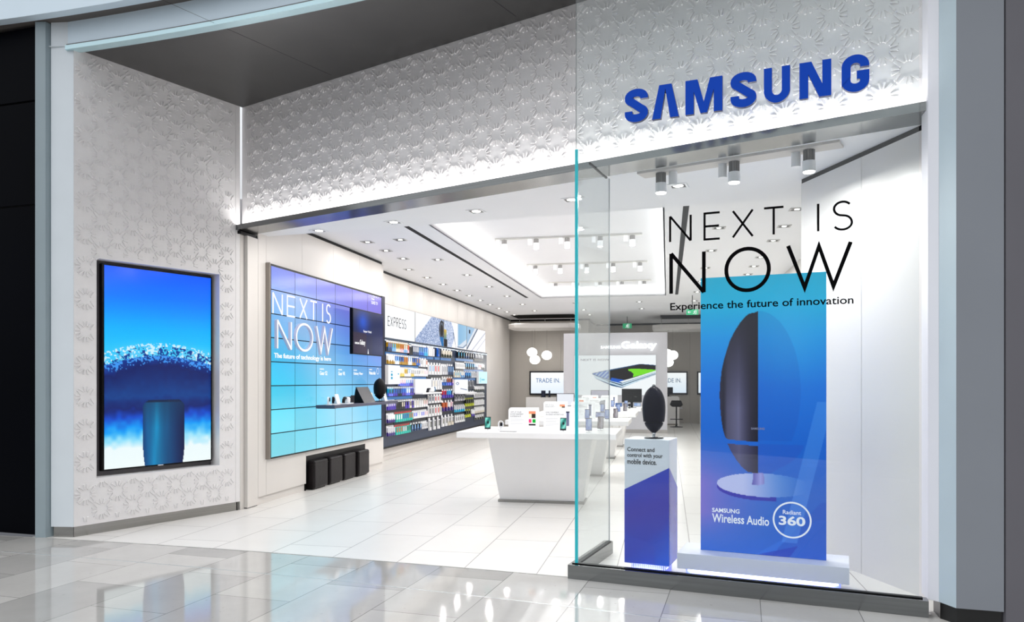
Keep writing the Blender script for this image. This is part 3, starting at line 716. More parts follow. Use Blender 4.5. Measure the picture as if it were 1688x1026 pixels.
text('lettering', 'Wireless Audio', xa, xb, za-.005, za+.06, -.001, letwhite, post, .001, .018)
cx, cz = pxz(1308, 858)
b = MB(); b.stroke(arc(cx, cz, .126, .126, 0, 354, 48), .012, -.002, 0, closed=True); b.build('ring_mark', letwhite, post)
text('lettering', 'Radiant', cx-.062, cx+.062, cz+.040, cz+.070, -.001, letwhite, post, .001, .01)
text('lettering', '360', cx-.090, cx+.090, cz-.040, cz+.028, -.001, letwhite, post, .001, .03)
text('lettering', 'SAMSUNG', .365, .46, pc(0, 640)[1]*0+PH*(1-.553), PH*(1-.553)+.016, -.001, mat('print_grey', (150, 150, 180), .4), post, .001, .02)

# ------------------------------------------------------------------ video wall (x = u, y = -v)
vw = thing('video_wall', 'wall of tiled blue screens with white lettering on the left wall', 'video wall', (*P0, 0), A_L)
b = MB(); b.box(.183, 4.03, -.045, .001, .539, 2.94); b.build('frame', black, vw)
b = MB(); b.box(.172, .186, -.060, .001, .539, 2.945); b.build('end_cap', taupe, vw)
b = MB(); b.box(3.885, 4.03, -.062, -.045, .539, 2.94); b.build('side_frame', mat('frame_navy', (20, 24, 48), .3, spec=.15), vw)
US = [.196+.613*i for i in range(7)]; ZV = [.553, .847, 1.143, 1.438, 1.733, 2.03, 2.325, 2.622, 2.915]
def vcol(u, z):
    a = (u-.19)/3.68; b_ = (z-.55)/2.37
    base = ramp([(0, (128, 224, 240)), (.18, (110, 226, 246)), (.36, (52, 210, 246)), (.52, (50, 196, 246)), (.66, (100, 186, 240)), (.8, (110, 170, 238)), (.9, (92, 130, 238)), (1, (92, 108, 232))], b_)
    right = ramp([(0, (128, 212, 240)), (.3, (126, 196, 240)), (.5, (112, 160, 232)), (.7, (104, 124, 224)), (.86, (124, 112, 216)), (1, (116, 104, 214))], b_)
    c = mixc(base, right, a**.8*1.0)
    d = abs(a*.9+b_*.55-.62); c = mixc(c, (196, 226, 246), .45*math.exp(-(d/.18)**2)*(1 if b_ < .9 else .4))
    return c
for j in range(8):
    for i in range(6):
        u0, u1, z0_, z1_ = US[i]+.004, US[i+1]-.004, ZV[j]+.006, ZV[j+1]-.006
        k = .96+.08*hsh(i, j)
        g = grid(u0, u1, z0_, z1_, -.060, 5, 4, lambda a, b: tuple(min(255, x*k) for x in vcol(u0+(u1-u0)*a, z1_+(z0_-z1_)*b)))
        g.box(u0, u1, -.0595, -.045, z0_, z1_, 1); g.c += [(0, 0, 0)]*8
        if 'vwm' not in globals(): vwm = colmat('video_wall_screen', 1.0, gloss=1)
        g.build('screen', [vwm, black], vw)
b = MB(); letters(b, [('N', .24, .47), ('E', .60, .80), ('X', .94, 1.14), ('T', 1.24, 1.43)], 2.33, 2.585, .022, -.066, -.061); letters(b, [('I', 1.60, 1.63), ('S', 1.74, 1.87)], 2.33, 2.585, .022, -.066, -.061)
b.build('lettering', lit_white, vw)
acr = mat('acrylic_letter', (206, 202, 220), .3)
b = MB(); letters(b, [('N', .29, .64), ('O', .78, 1.24), ('W', 1.36, 1.86)], 1.90, 2.25, .030, -.098, -.062); b.build('raised_lettering', acr, vw)
b = MB(); letters(b, [('N', .29, .64), ('O', .78, 1.24), ('W', 1.36, 1.86)], 1.90, 2.25, .026, -.100, -.098); b.build('raised_lettering', lit_white, vw)
text('lettering', 'The future of technology is here', .27, 1.89, 1.765, 1.845, -.061, lit_white, vw, .002, .02)
for s1, s2, x0, x1, z in (('SAMSUNG', 'SUHD TV', 3.42, 3.70, 2.76), ('SAMSUNG', 'Gear S2', 1.53, 1.77, 1.58), ('SAMSUNG', 'Gear VR', 2.14, 2.38, 1.58), ('SAMSUNG', 'Galaxy View', 2.70, 3.06, 1.58), ('SAMSUNG', 'Wireless Audio', 3.32, 3.60, 1.60)):
    text('lettering', s1, x0, x0+.13, z+.075, z+.093, -.061, lit_white, vw, .001, .02)
    text('lettering', s2, x0, x1, z, z+.055, -.061, lit_white, vw, .001, .02)
b = MB(); b.stroke(arc(3.70, 1.66, .05, .05, 0, 350, 24), .006, -.062, -.061, closed=True); b.build('ring_mark', lit_white, vw)
# mounted television
mt = thing('television', 'flat television with a dark blue picture mounted on the tiled screen wall', 'television', (*W(2.93, .065), 1.90), A_L)
b = MB(); b.box(-.62, .61, -.15, -.10, 0, .69); b.box(-.3, .3, -.10, 0, .15, .5); b.build('body', bezel, mt, bevel=.003)
def tv_art(a, b):
    c = mixc((4, 22, 70), (20, 90, 220), math.exp(-((a-.32)/.2)**2-((b-.25)/.25)**2)); c = mixc(c, (10, 40, 110), a*.5)
    if a < .42 and b > .52: c = (50, 40, 66)
    elif a < .62 and b > .55: c = mixc(c, (40, 36, 70), .5)
    return c
grid(-.605, .595, .015, .675, -.152, 60, 36, tv_art).build('screen', colmat('tv_screen', 1.0, gloss=1), mt)
text('lettering', 'SAMSUNG', -.55, -.38, .155, .185, -.153, lit_white, mt, .001, .03); text('lettering', 'Galaxy', -.36, -.15, .13, .23, -.153, lit_white, mt, .001, .02)
text('lettering', 'Super Vivid', -.22, .10, .34, .385, -.153, lit_white, mt, .001, .01)
b = MB(); b.plate([(-.05, .02), (-.01, .02), (-.03, .10)], -.154, -.152); b.build('picture_mark', lit_white, mt)
# shelf and products
sh = thing('wall_shelf', 'dark grey shelf sticking out of the tiled screen wall', 'shelf', (*W(1.40, .063), 1.118), A_L)
b = MB(); b.box(0, 2.50, -.28, 0, 0, .045); b.build('board', mat('shelf_grey', (74, 76, 96), .35, .3), sh, bevel=.003)
b = MB(); b.box(.02, .06, -.27, -.01, -.004, 0); b.box(2.44, 2.48, -.27, -.01, -.004, 0); b.build('bracket', black, sh)
ZSH = 1.163
def at_shelf(u, v=.22): return (*W(u, v), ZSH)
def watch(loc, lb, m):
    t = thing('smart_watch', lb, 'watch', loc, A_L+.3)
    b = MB(); b.cyl((0, 0, 0), (0, 0, .012), .05, n=20); b.cyl((0, .01, .01), (0, .01, .05), .012); b.build('stand', stand_w, t)
    b = MB(); b.stroke(arc(0, .065, .038, .045, 0, 340, 24), .006, -.012, .012, closed=False); b.build('strap', m, t)
    b = MB(); b.cyl((0, -.022, .075), (0, -.008, .075), .026, n=20); b.build('dial', darkmet, t)
watch(at_shelf(1.47), 'white-strapped smart watch, first product at the shelf\'s left end', stand_w)
watch(at_shelf(1.62), 'dark smart watch on a round stand, second product on the screen wall shelf', darkmet)
def card(u, lb, w=.09, h_=.145):
    t = thing('info_card', lb, 'info card', at_shelf(u, .20), A_L-.15)
    b = MB(); n = len(b.v); b.frus([(-w/2, -.03, 0), (w/2, -.03, 0), (w/2, .03, 0), (-w/2, .03, 0)], [(-w/2, .012, h_), (w/2, .012, h_), (w/2, .018, h_), (-w/2, .018, h_)]); b.build('card_face', stand_w, t)
card(1.80, 'white info card between the watches and the headset on the shelf')
card(3.07, 'white info card between the tablet and the speaker on the shelf')
card(3.66, 'white info card at the far right end of the shelf')
t = thing('vr_headset', 'black and white virtual reality headset lying on the wall shelf', 'headset', at_shelf(2.03), A_L+.2)
b = MB(); b.box(-.20, .22, -.08, .06, 0, .012); b.build('tray', stand_w, t, bevel=.003)
b = MB(); b.box(-.03, .09, -.06, .04, .012, .10); b.build('visor', stand_w, t, bevel=.025, seg=3)
b = MB(); b.box(.085, .125, -.065, .045, .02, .105); b.build('face_plate', darkmet, t, bevel=.012)
b = MB(); b.stroke([(-.03, .085), (-.09, .09), (-.15, .06), (-.17, .02)], .02, -.03, .01); b.build('strap', blackgap, t)
t = thing('smartphone', 'dark phone leaning upright between headset and tablet on the shelf', 'phone', at_shelf(2.29), A_L-.2)
b = MB(); b.box(-.045, .045, -.004, .004, .0, .12); b.build('body', darkmet, t, bevel=.004); b = MB(); b.box(-.02, .02, .004, .02, 0, .05); b.build('holder', stand_w, t)
t = thing('tablet', 'large black tablet standing on a wedge stand on the wall shelf', 'tablet', at_shelf(2.72, .22), A_L)
b = MB(); b.frus([(-.22, -.10, .0), (.24, -.10, 0), (.24, -.085, 0), (-.22, -.085, 0)], [(-.22, .03, .24), (.24, .03, .24), (.24, .045, .24), (-.22, .045, .24)]); b.build('screen', noisy(mat('tablet_black', (34, 34, 44), .25, spec=.2), 6, .2), t)
b = MB(); b.frus([(-.20, -.08, 0), (.20, -.08, 0), (.20, .09, 0), (-.20, .09, 0)], [(-.20, .03, .22), (.20, .03, .22), (.20, .05, .22), (-.20, .05, .22)]); b.build('wedge_stand', black, t)
s2 = egg_speaker(at_shelf(3.38, .22), 'matt black egg-shaped speaker standing on the wall shelf', H=.38, R=.10, m1=noisy(mat('speaker_black', (16, 15, 18), .5, spec=.15), 30, .2))

# stools in the niche
st0 = None
for i, u in enumerate((1.54, 2.04, 2.53, 3.00)):
    lb = ['black leather cube stool nearest the entrance in the wall niche', 'black leather cube stool second from the entrance in the wall niche', 'black leather cube stool third from the entrance in the wall niche', 'black leather cube stool at the far end of the wall niche'][i]
    p = W(u, -.13)
    if not st0:
        st0 = thing('cube_stool', lb, 'stool', (*p, 0), A_L, 'black cube stools under the screen wall'); st = st0
        b = MB(); b.box(-.215, .215, -.215, .215, .015, .40); b.build('upholstery', blacklac, st, bevel=.03, seg=4)
        b = MB(); b.box(-.18, .18, -.18, .18, 0, .02); b.build('foot', black, st)
        b = MB(); b.box(-.216, .216, -.216, .216, .345, .348); b.build('seam', mat('seam_black', (12, 10, 10), .6), st)
    else: st = dup(st0, (*p, 0), label=lb)
    if i == 3: st.location = (*W(u, -.10), 0)

# ------------------------------------------------------------------ lit panels and accessory wall
V1 = .30
pans = [(4.62, 6.67), (6.69, 8.745), (8.765, 10.81), (10.83, 12.88)]
noise_print = None
def lightbox(i, lb):
    u0, u1 = pans[i]; t = thing('light_box', lb, 'light box', (*W((u0+u1)/2, -V1-.06), 2.295), A_L, 'light boxes above the accessory wall')
    w = (u1-u0)/2; b = MB(); b.box(-w, w, -.06, 0, 0, .635); b.build('frame', taupe, t)
    return t, w
def lb_art0(a, b): return mixc((255, 255, 255), (232, 240, 250), .6*abs(a-.5)+.3*b)
t, w = lightbox(0, 'lit white panel with thin black capital lettering above the accessory wall')
grid(-w+.008, w-.008, .01, .625, -.062, 12, 6, lb_art0).build('print', colmat('lightbox_print', 1.05), t); P1 = t.children[-1].data.materials[0] if False else bpy.data.materials['lightbox_print']
u5 = lambda x: L_u(x)
b = MB(); letters(b, [(c, x, x+.10) for c, x in zip('EXPRESS', (-.53, -.38, -.22, -.07, .09, .24, .38))], .24, .41, .014, -.064, -.062); b.build('lettering', letblack, t)
def art1(a, b):
    c = (250, 252, 255); e = .55-.62*b
    if a > e: n = vn(a*110, b*44); c = mixc((84, 112, 168), (226, 234, 250), n*1.25-.1)
    # watch
    x, y = (a-.93)/.11, (b-.40)/.36
    if x*x+y*y < 1: c = (24, 26, 34) if x*x+y*y > .62 else (90, 96, 110)
    if ((a-.925)/.06)**2+((b-.42)/.22)**2 < 1: c = (26, 22, 26)
    if .84 < a < 1.0 and b > .66 and a-.84 > (b-.66)*.25: c = (20, 110, 176)
    return c
def art2(a, b):
    c = (250, 251, 255); e = .27+.30*b
    if a < .30+.12*math.sin(b*3): n = vn(a*110+40, b*44); c = mixc((120, 142, 190), (232, 238, 250), n*1.2-.05)
    if a < .10 and .35 < b < .8: c = mixc((226, 180, 60), (30, 110, 170), (b-.35)*2)
    x, y = a-.10, b-.78
    if a < .13 and b > .72: c = (28, 24, 28)
    if .28+.22*b < a < .33+.18*b and b > .4: c = (50, 80, 116)
    if a > .56: 
        k = a-.56-(.10*max(0, b-.6))
        if b < .86-.9*(a-.66) and a > .60: c = mixc((96, 156, 206), (160, 200, 228), a)
        elif b < 1.06-.9*(a-.66) and b < .92: c = (214, 224, 236)
        elif b < 1.12-.9*(a-.66) and b < .97: c = (96, 124, 156)
    return c
def art3(a, b):
    c = (252, 250, 252)
    if b < .78-1.9*a+.0: c = mixc((196, 214, 232), (120, 170, 212), .5)
    elif b < .92-1.75*a: c = (220, 226, 236)
    elif b < 1.02-1.75*a: c = (60, 84, 112)
    if abs((a-.62)*.75+(b-.55)*.62) < .02 or abs((a-.86)*.75+(b-.55)*.62) < .012: c = (186, 192, 206)
    if .1 < a < .17 and .12 < b < .28: c = (34, 36, 50)
    return c
for i, (fn, lb) in enumerate(((art1, 'lit panel with a glittering blue grain picture next to the lettered panel'), (art2, 'lit panel with watch strap and phone edge picture, third from the left'), (art3, 'lit panel with outlined phones at the far end above the accessory wall'))):
    t, w = lightbox(i+1, lb)
    grid(-w+.008, w-.008, .01, .625, -.062, 120, 44, fn).build('print', bpy.data.materials['lightbox_print'], t)
ac = thing('accessory_display', 'long dark blue wall display full of hanging phone accessories', 'display', (*P0, 0), A_L)
b = MB(); b.box(4.62, 12.89, V1-.038, .349, .28, 2.29); b.build('back_board', navy, ac)
b = MB(); b.box(4.62, 12.89, V1-.052, V1+.02, .25, .28); b.build('bottom_ledge', black, ac)
b = MB(); b.box(4.62, 12.89, V1-.052, V1+.02, 2.25, 2.292); b.build('top_rail', mat('rail_navy', (40, 62, 84), .3, .4), ac)
b = MB(); b.box(4.62, 12.89, V1-.05, V1-.04, 2.246, 2.25); b.build('light_strip', glow('rack_strip', (220, 235, 255), 5), ac)
def rail(u0, u1, z, m): b = MB(); b.box(u0, u1, V1-.052, V1-.03, z-.062, z-.008); return b.build('rail', m, ac)
railblue = mat('rail_blue', (32, 96, 150), .3, .2, emit=(20, 80, 140), es=.55); raildark = mat('rail_dark', (16, 24, 32), .3, .2)  # blue rails are made to emit, imitating the glow under the upper rows
VPK = -.24
def px2(x, y):      # sketch position on the pack plane -> (u, z)
    r = (x-844)/1255; Pp = W(0, VPK); s = (r*Pp[1]-Pp[0])/(Dv[0]-r*Dv[1]); return s, 1.5+(628-y)*(Pp[1]+s*Dv[1])/1255
cols = {'W': (236, 236, 238), 'w': (206, 206, 212), 'G': (150, 152, 158), 'K': (20, 22, 26), 'B': (30, 96, 190), 'C': (30, 170, 215), 'D': (28, 58, 100), 'P': (72, 48, 168), 'L': (92, 110, 226), 'U': (52, 32, 120),
        'Y': (168, 128, 16), 'y': (228, 200, 90), 'T': (14, 180, 166), 'R': (206, 40, 44), 'O': (186, 90, 44), 'k': (232, 190, 200), 'V': (196, 206, 40), 'E': (222, 214, 198), 'N': (60, 66, 52), 'b': (120, 170, 220)}
def cm(k): return mat('pack_'+{'W': 'white', 'w': 'pale_grey', 'G': 'grey', 'K': 'black', 'B': 'blue', 'C': 'cyan', 'D': 'dark_blue', 'P': 'purple', 'L': 'light_violet', 'U': 'deep_purple', 'Y': 'mustard', 'y': 'yellow', 'T': 'teal', 'R': 'red', 'O': 'orange', 'k': 'pink', 'V': 'lime', 'E': 'cream', 'N': 'olive', 'b': 'sky'}[k], cols[k], .3)
NPK = 0
def pack(w, h_, d, c, lb, grp, u, z):
    """hanging blister pack: card, moulded tray with the case inside, hook. c = tab, upper, lower, case"""
    global NPK
    b = MB()
    b.box(-w/2, w/2, 0, .004, -h_, 0, 1); b.box(-w/2, w/2, -.001, 0, -h_*.22, 0, 0)
    b.box(-w*.46, w*.46, -d, -.001, -h_*.62, -h_*.20, 1); b.box(-w*.46, w*.46, -d, -.001, -h_*.985, -h_*.62, 2)
    b.box(-w*.26, w*.26, -d-.003, -d, -h_*.72, -h_*.27, 3)
    b.cyl((0, .022, -h_*.05), (0, -d-.02, -h_*.05), .003, n=6, mi=4)
    o = b.build('phone_case_pack', [cm(c[0]), cm(c[1]), cm(c[2]), cm(c[3]), chrome]); o.location = (*W(u, VPK), z); o.rotation_euler = (0, 0, A_L)
    return tag(o, lb, 'phone case', grp)
ORD = ['first', 'second', 'third', 'fourth', 'fifth', 'sixth', 'seventh', 'eighth', 'ninth', 'tenth', 'eleventh', 'twelfth', 'thirteenth', 'fourteenth', 'fifteenth']
def cluster(x0, yt, yb, x1, n, styles, lb, rl=None):
    global NPK
    u0, z_t = px2(x0, yt); _, z_b = px2(x0, yb); u1, _ = px2(x1, yt); h_ = z_t-z_b; pitch = (u1-u0)/n; protos = {}
    for i in range(n):
        c = styles[i*len(styles)//n] if len(styles) > 1 else styles[0]
        u = u0+pitch*(i+.5)
        if c in protos:
            o = protos[c].copy(); C.objects.link(o); o.location = (*W(u, VPK), z_t)
        else: o = protos[c] = pack(min(pitch*.9, .115), h_, .035, c, lb, lb.replace('pack', 'packs', 1), u, z_t)
        o['label'] = lb+(', '+ORD[i]+' from left' if n > 1 else '')
        NPK += 1
    if rl: rail(u0, u1, z_b-.005, rl)
rb, rd = railblue, raildark
cluster(636.5, 560.5, 579, 672, 11, ['WYDB', 'WYbC', 'WYEY', 'WYkO', 'WYbW', 'WYkR'], 'narrow mustard-edged case pack in the top row, near bay', rb)
cluster(672, 568, 585, 678, 2, ['WKKK'], 'all-black case pack hanging in the top row, near bay', rb)
cluster(678, 567, 585, 703, 8, ['WDDW', 'WDBb', 'WBCb'], 'dark blue case pack in the right half of the top near row', rb)
cluster(636.5, 583, 600, 690, 15, ['WWYW', 'WBWb', 'WKYB', 'WYYO', 'WbWW', 'WKYB', 'WBBY'], 'mustard and blue case pack in the second row, near bay', rb)
cluster(690, 590, 605, 703, 3, ['WWWG', 'WWWW', 'WWWO'], 'white case pack ending the second row, near bay', rd)
cluster(655.5, 605, 621, 680, 9, ['WWyE', 'WyWY', 'WbWW', 'WWyG'], 'pale yellow-trimmed case pack right of the lit card, near bay', None)
cluster(680, 607, 620.5, 703, 7, ['WWWG', 'WwWE', 'WWWk'], 'white case pack ending the third row, near bay', rb)
cluster(656, 622.5, 637, 679, 7, ['WWLk', 'WWLb', 'WWPB'], 'white and violet case pack in the short fourth row, near bay', None)
cluster(638, 638, 654, 680, 12, ['WCLK', 'WDPB', 'WKKB', 'WBPB', 'WbLW', 'WLPK'], 'blue case pack in the fifth row, near bay', rb)
cluster(636.5, 660, 677, 650, 4, ['WWPP'], 'purple-footed case pack at the left of the sixth row', rd)
cluster(650, 660, 676, 665, 5, ['WKKK', 'WKKE'], 'dark case pack in the middle of the sixth row', rd)
cluster(665, 659, 674, 680, 4, ['WKPP', 'WEEK', 'WPPK'], 'mixed purple case pack in the sixth row', rd)
cluster(680, 658, 673, 703, 6, ['WWWE', 'WWWW', 'WEWk'], 'white and pink case pack ending the sixth row', rd)
cluster(636.5, 682, 698, 649, 4, ['WWUW'], 'deep purple-footed case pack in the seventh row', rd)
cluster(650, 680, 697, 678, 8, ['RTTW', 'RTTP', 'RTTO'], 'teal case pack with red top in the seventh row', rd)
cluster(679, 677.5, 691, 703, 8, ['WWWL', 'WwWW', 'WWWL', 'WWWk'], 'lilac and white case pack in the seventh row', rd)
cluster(636.5, 703, 720, 649, 4, ['WwUw'], 'deep purple-footed case pack in the bottom row', None)
cluster(650, 701.5, 718, 675, 7, ['RTTO', 'RTTk', 'RTTN'], 'teal case pack with red top in the bottom row', None)
cluster(675, 698, 712, 693, 4, ['WKDb'], 'black and blue round-window case pack in the bottom row', None)
cluster(693, 695, 708, 703, 3, ['WWwG'], 'pale case pack ending the bottom row of the near bay', None)
cluster(704, 571, 587, 714.5, 3, ['WWWW', 'Wwww'], 'plain white case pack opening the top row, middle bay', rb)
cluster(717, 573, 588, 725, 1, ['BBBD'], 'single bright blue case pack in the top row, middle bay', rb)
cluster(727, 575, 589, 744, 4, ['WENE'], 'beige framed case pack in the top row, middle bay', rb)
cluster(704, 597.5, 618, 727, 5, ['WWWb', 'WWWR', 'WWWw'], 'tall white case pack in the second row, middle bay', rd)
cluster(727, 600, 618, 736, 3, ['WwwG'], 'grey case pack in the second row, middle bay', rd)
cluster(736, 600, 618, 746, 3, ['WDDb'], 'dark blue case pack in the second row, middle bay', rd)
cluster(710, 623, 643, 727, 4, ['WWWE', 'WWWw'], 'tall white case pack in the third row, middle bay', rd)
cluster(727.5, 621, 636, 746, 5, ['WWBD', 'WOLK', 'WKPk'], 'orange and blue-footed case pack in the third row, middle bay', rd)
cluster(704, 651, 666, 727, 5, ['WWWD', 'WWWR', 'WWWK'], 'white case pack with coloured strip in the fourth row, middle bay', rd)
cluster(727.5, 642, 657, 746, 5, ['WRPU', 'WCPB', 'WKPW'], 'purple-footed case pack in the fourth row, middle bay', rd)
cluster(704, 669, 688, 727, 5, ['WWWK', 'WWWR', 'WEWG'], 'tall white case pack in the fifth row, middle bay', rd)
cluster(727, 661, 679, 746, 4, ['WOUO', 'WWUE', 'WkUG'], 'deep purple-footed case pack in the fifth row, middle bay', rd)
cluster(704, 690, 711, 725, 3, ['WWWN'], 'big white framed case pack low in the middle bay', None)
cluster(726, 685.5, 704.5, 747, 4, ['WWWN', 'WWEN'], 'white framed dark case pack low in the middle bay', None)
cluster(752, 577.5, 590, 765, 3, ['WKKC'], 'black pack with teal stripe in the top row, far bay', rb)
cluster(765, 579, 591, 780, 4, ['WKDW', 'WKKW'], 'slim black and white pack in the top row, far bay', rb)
cluster(782, 583, 590.5, 796, 3, ['wWwW'], 'small white pack at the far end of the top row', rd)
cluster(750, 597, 608, 765, 6, ['WWWG'], 'small white pack in the second row, far bay', rd)
cluster(765, 596, 608.5, 781, 5, ['WDKC'], 'dark blue cable pack in the second row, far bay', rb)
cluster(781, 598, 609, 797, 6, ['WWDb', 'WWWR', 'WWKW'], 'small white and red pack in the second row, far bay', rb)
cluster(747, 611, 622.5, 765, 5, ['WEEC', 'WWbE'], 'cream pack in the third row, far bay', rb)
cluster(765.5, 612, 623.5, 775, 3, ['WBDC'], 'bright blue cable pack in the third row, far bay', rb)
cluster(775, 612, 623, 784, 3, ['WwwG'], 'grey pack in the third row, far bay', rb)
cluster(767, 627, 638, 781, 3, ['wGGK'], 'grey boxed speaker pack beside the lit white shelf', rd)
cluster(781, 636.5, 645.5, 797, 6, ['WWNW'], 'small striped pack under the far lit card', rd)
cluster(748, 652.5, 662, 765, 4, ['wGwG'], 'flat grey pack below the lit white shelf, far bay', rd)
cluster(766, 645, 652, 781, 4, ['WWWw'], 'small white pack right of the lit white shelf', None)
cluster(781, 647.5, 656.5, 797, 7, ['WWwN'], 'small white pack second below the far lit card', rd)
cluster(765.5, 656.5, 671, 780, 5, ['VKVN'], 'lime and black pack in the far bay, upper group', rd)
cluster(781, 659.5, 669, 797, 6, ['WWWw'], 'small white pack third below the far lit card', rd)
cluster(748, 668, 680.5, 765, 5, ['WwCw'], 'pale pack with cyan foot in the far bay', rd)
cluster(765.5, 675.5, 689, 775, 3, ['VKVN'], 'lime and black pack in the far bay, lower group', None)
cluster(776, 675, 687, 781, 2, ['WWPW'], 'white pack beside the lower lime group', None)
cluster(781.5, 671.5, 682, 797, 7, ['WWEW'], 'small cream pack fourth below the far lit card', rd)
cluster(749, 685, 698, 765, 5, ['WWWK'], 'white pack with black strip at the bottom of the far bay', None)
cluster(782, 683, 693, 797, 4, ['NWNG'], 'flat olive pack at the bottom of the far bay', None)
def litcard(x0, y0, x1, y1, lb, shelf=False, art=None):
    u0, zt = px2(x0, y0); _, zb = px2(x0, y1); u1, _ = px2(x1, y0)
    t = thing('lit_card', lb, 'lit panel', (*W((u0+u1)/2, VPK+.022), zb), A_L); w = (u1-u0)/2
    b = MB(); b.box(-w, w, -.03, .03, 0, zt-zb); b.build('frame', stand_w, t)
    grid(-w+.004, w-.004, .004, zt-zb-.004, -.032, 40, 40, art).build('print', bpy.data.materials['lightbox_print'], t)
    if shelf: b = MB(); b.box(-w-.02, w+.25, -.20, -.03, -.03, 0); b.build('shelf', stand_w, t, bevel=.004)
    return t, u0, u1, zb
def c1(a, b): return (30, 160, 200) if (.22 < a < .36 and .32 < b < .75 and int(b*16) % 3) or (.82 < a < .92 and .4 < b < .5) else (250, 252, 255)
def c2(a, b): return (226, 230, 240) if .45 < a < .5 and b > .4 else (252, 253, 255)
def c3(a, b): return (60, 90, 140) if (abs(b-.72-.25*(a-.5)) < .03 and .4 < a < .95) or (abs((a-.18)**2+(b-.3)**2-.008) < .004) else (248, 250, 254)
def c4(a, b): return (120, 200, 220) if (.15 < a < .25 and .5 < b < .9) or (.3 < a < .7 and .6 < b < .75) else (210, 246, 250)
litcard(635.5, 602, 655, 634, 'lit white card with small blue print at the accessory wall\'s near end', art=c1)
t, u0, u1, zb = litcard(680.5, 625, 707, 648, 'lit white card with a shelf holding a headset, near bay', True, c2)
t = thing('vr_headset', 'small headset lying on the lit white shelf of the accessory wall', 'headset', (*W(u0+.85, -.13), zb), A_L)
b = MB(); b.box(-.11, .11, -.06, .04, .01, .11); b.build('visor', stand_w, t, bevel=.03, seg=3); b = MB(); b.box(.10, .16, -.06, .04, .02, .11); b.build('face_plate', mat('pack_blue_plate', (20, 90, 130), .3), t, bevel=.01)
b = MB(); b.stroke([(-.11, .08), (-.2, .07), (-.25, .0)], .03, -.03, .02); b.build('strap', darkmet, t)
litcard(746.5, 626, 768, 648, 'lit white card with earphone picture in the far bay', True, c3)
litcard(786, 612.5, 800, 633, 'small pale cyan lit card at the accessory wall\'s far end', art=c4)

# ------------------------------------------------------------------ tables and what stands on them (x = v, y = u)
tb0 = None; TL = ['white display table nearest the entrance', 'second white display table from the entrance', 'third white display table from the entrance', 'farthest white display table, in front of the feature wall']
def phone(loc, ang, lb, scr, parent_group=None, tilt=.25, land=False):
    t = thing('smartphone', lb, 'phone', loc, ang, parent_group)
    w, h_ = (.072, .145) if not land else (.15, .085)
    b = MB(); b.lathe([(.035, 0), (.035, .006), (.012, .012)], n=16); b.cyl((0, .012, .006), (0, .02, .05), .008, n=10); b.build('stand', stand_w, t)
    b = MB(); y0 = -.008; s = math.sin(tilt)*h_
    b.frus([(-w/2, y0, .02), (w/2, y0, .02), (w/2, y0+.008, .02), (-w/2, y0+.008, .02)], [(-w/2, y0+s, .02+h_), (w/2, y0+s, .02+h_), (w/2, y0+s+.008, .02+h_), (-w/2, y0+s+.008, .02+h_)]); b.build('body', darkmet, t)
    g = grid(-w/2+.004, w/2-.004, .028, .012+h_, 0, 10, 18, scr)
    g.v = [(x, y0-.0015+(z-.02)/h_*s, z) for x, y, z in g.v]
    nm = 'phone_screen'
    g.build('screen', bpy.data.materials.get(nm) or colmat(nm, 1.0, gloss=1), t)
    return t
def sg_art(a, b):
    c = mixc((20, 120, 110), (140, 230, 215), .5+.5*math.sin(a*5+b*6)); 
    if ((a-.55)/.2)**2+((b-.45)/.15)**2 < 1: c = (10, 34, 40)
    if b > .9: c = (6, 20, 24)
    return c
def sb_art(a, b): return mixc((110, 130, 200), (200, 215, 240), vn(a*4, b*5))
def app_art(a, b):
    if b < .2: return (206, 130, 100)
    if b > .88: return (30, 28, 30)
    if b < .5: return (236, 214, 180) if a < .4 else (50, 44, 40)
    return ((214, 60, 110) if a < .45 else (20, 150, 50)) if .55 < b < .82 and (a < .4 or a > .5) else (240, 236, 232)
def board(loc, lb, lines, art=None, grp=None):
    t = thing('info_board', lb, 'info board', loc, A_S, grp)
    b = MB(); pts = [(-.19, 0), (.19, 0), (.19, .27)]+arc(-.15, .23, .04, .04, 90, 180, 6); b.plate(pts, -.006, .006); b.box(-.19, .19, -.04, .06, 0, .008); b.build('panel', noisy(mat('board_white', (246, 246, 246), .35, emit=(255, 255, 255), es=.12), 2, .01), t)
    gm = mat('print_text_grey', (110, 110, 114), .5)
    for i, s in enumerate(lines): text('lettering', s, -.165, -.165+.0125*len(s), .205-.026*i, .222-.026*i, -.0065, gm, t, .0008)
    b = MB()
    for i, l in enumerate((.15, .17, .13, .16, .10)): b.box(-.165, -.165+l, -.0075, -.0065, .135-.018*i-(.01 if i > 2 else 0), .138-.018*i-(.01 if i > 2 else 0))
    b.build('small_print', mat('print_light_grey', (190, 190, 194), .5), t)
    if art:
        grid(.065, .15, .05, .225, -.0075, 16, 30, art).build('phone_picture', bpy.data.materials.get('board_print') or colmat('board_print', .5, diff=1), t)
    return t
def strip_art(a, b):
    if a < .25 or a > .75: return (246, 246, 246)
    return mixc((60, 60, 90), (190, 194, 206), abs(a-.5)*4) if b > .08 else (40, 44, 60)
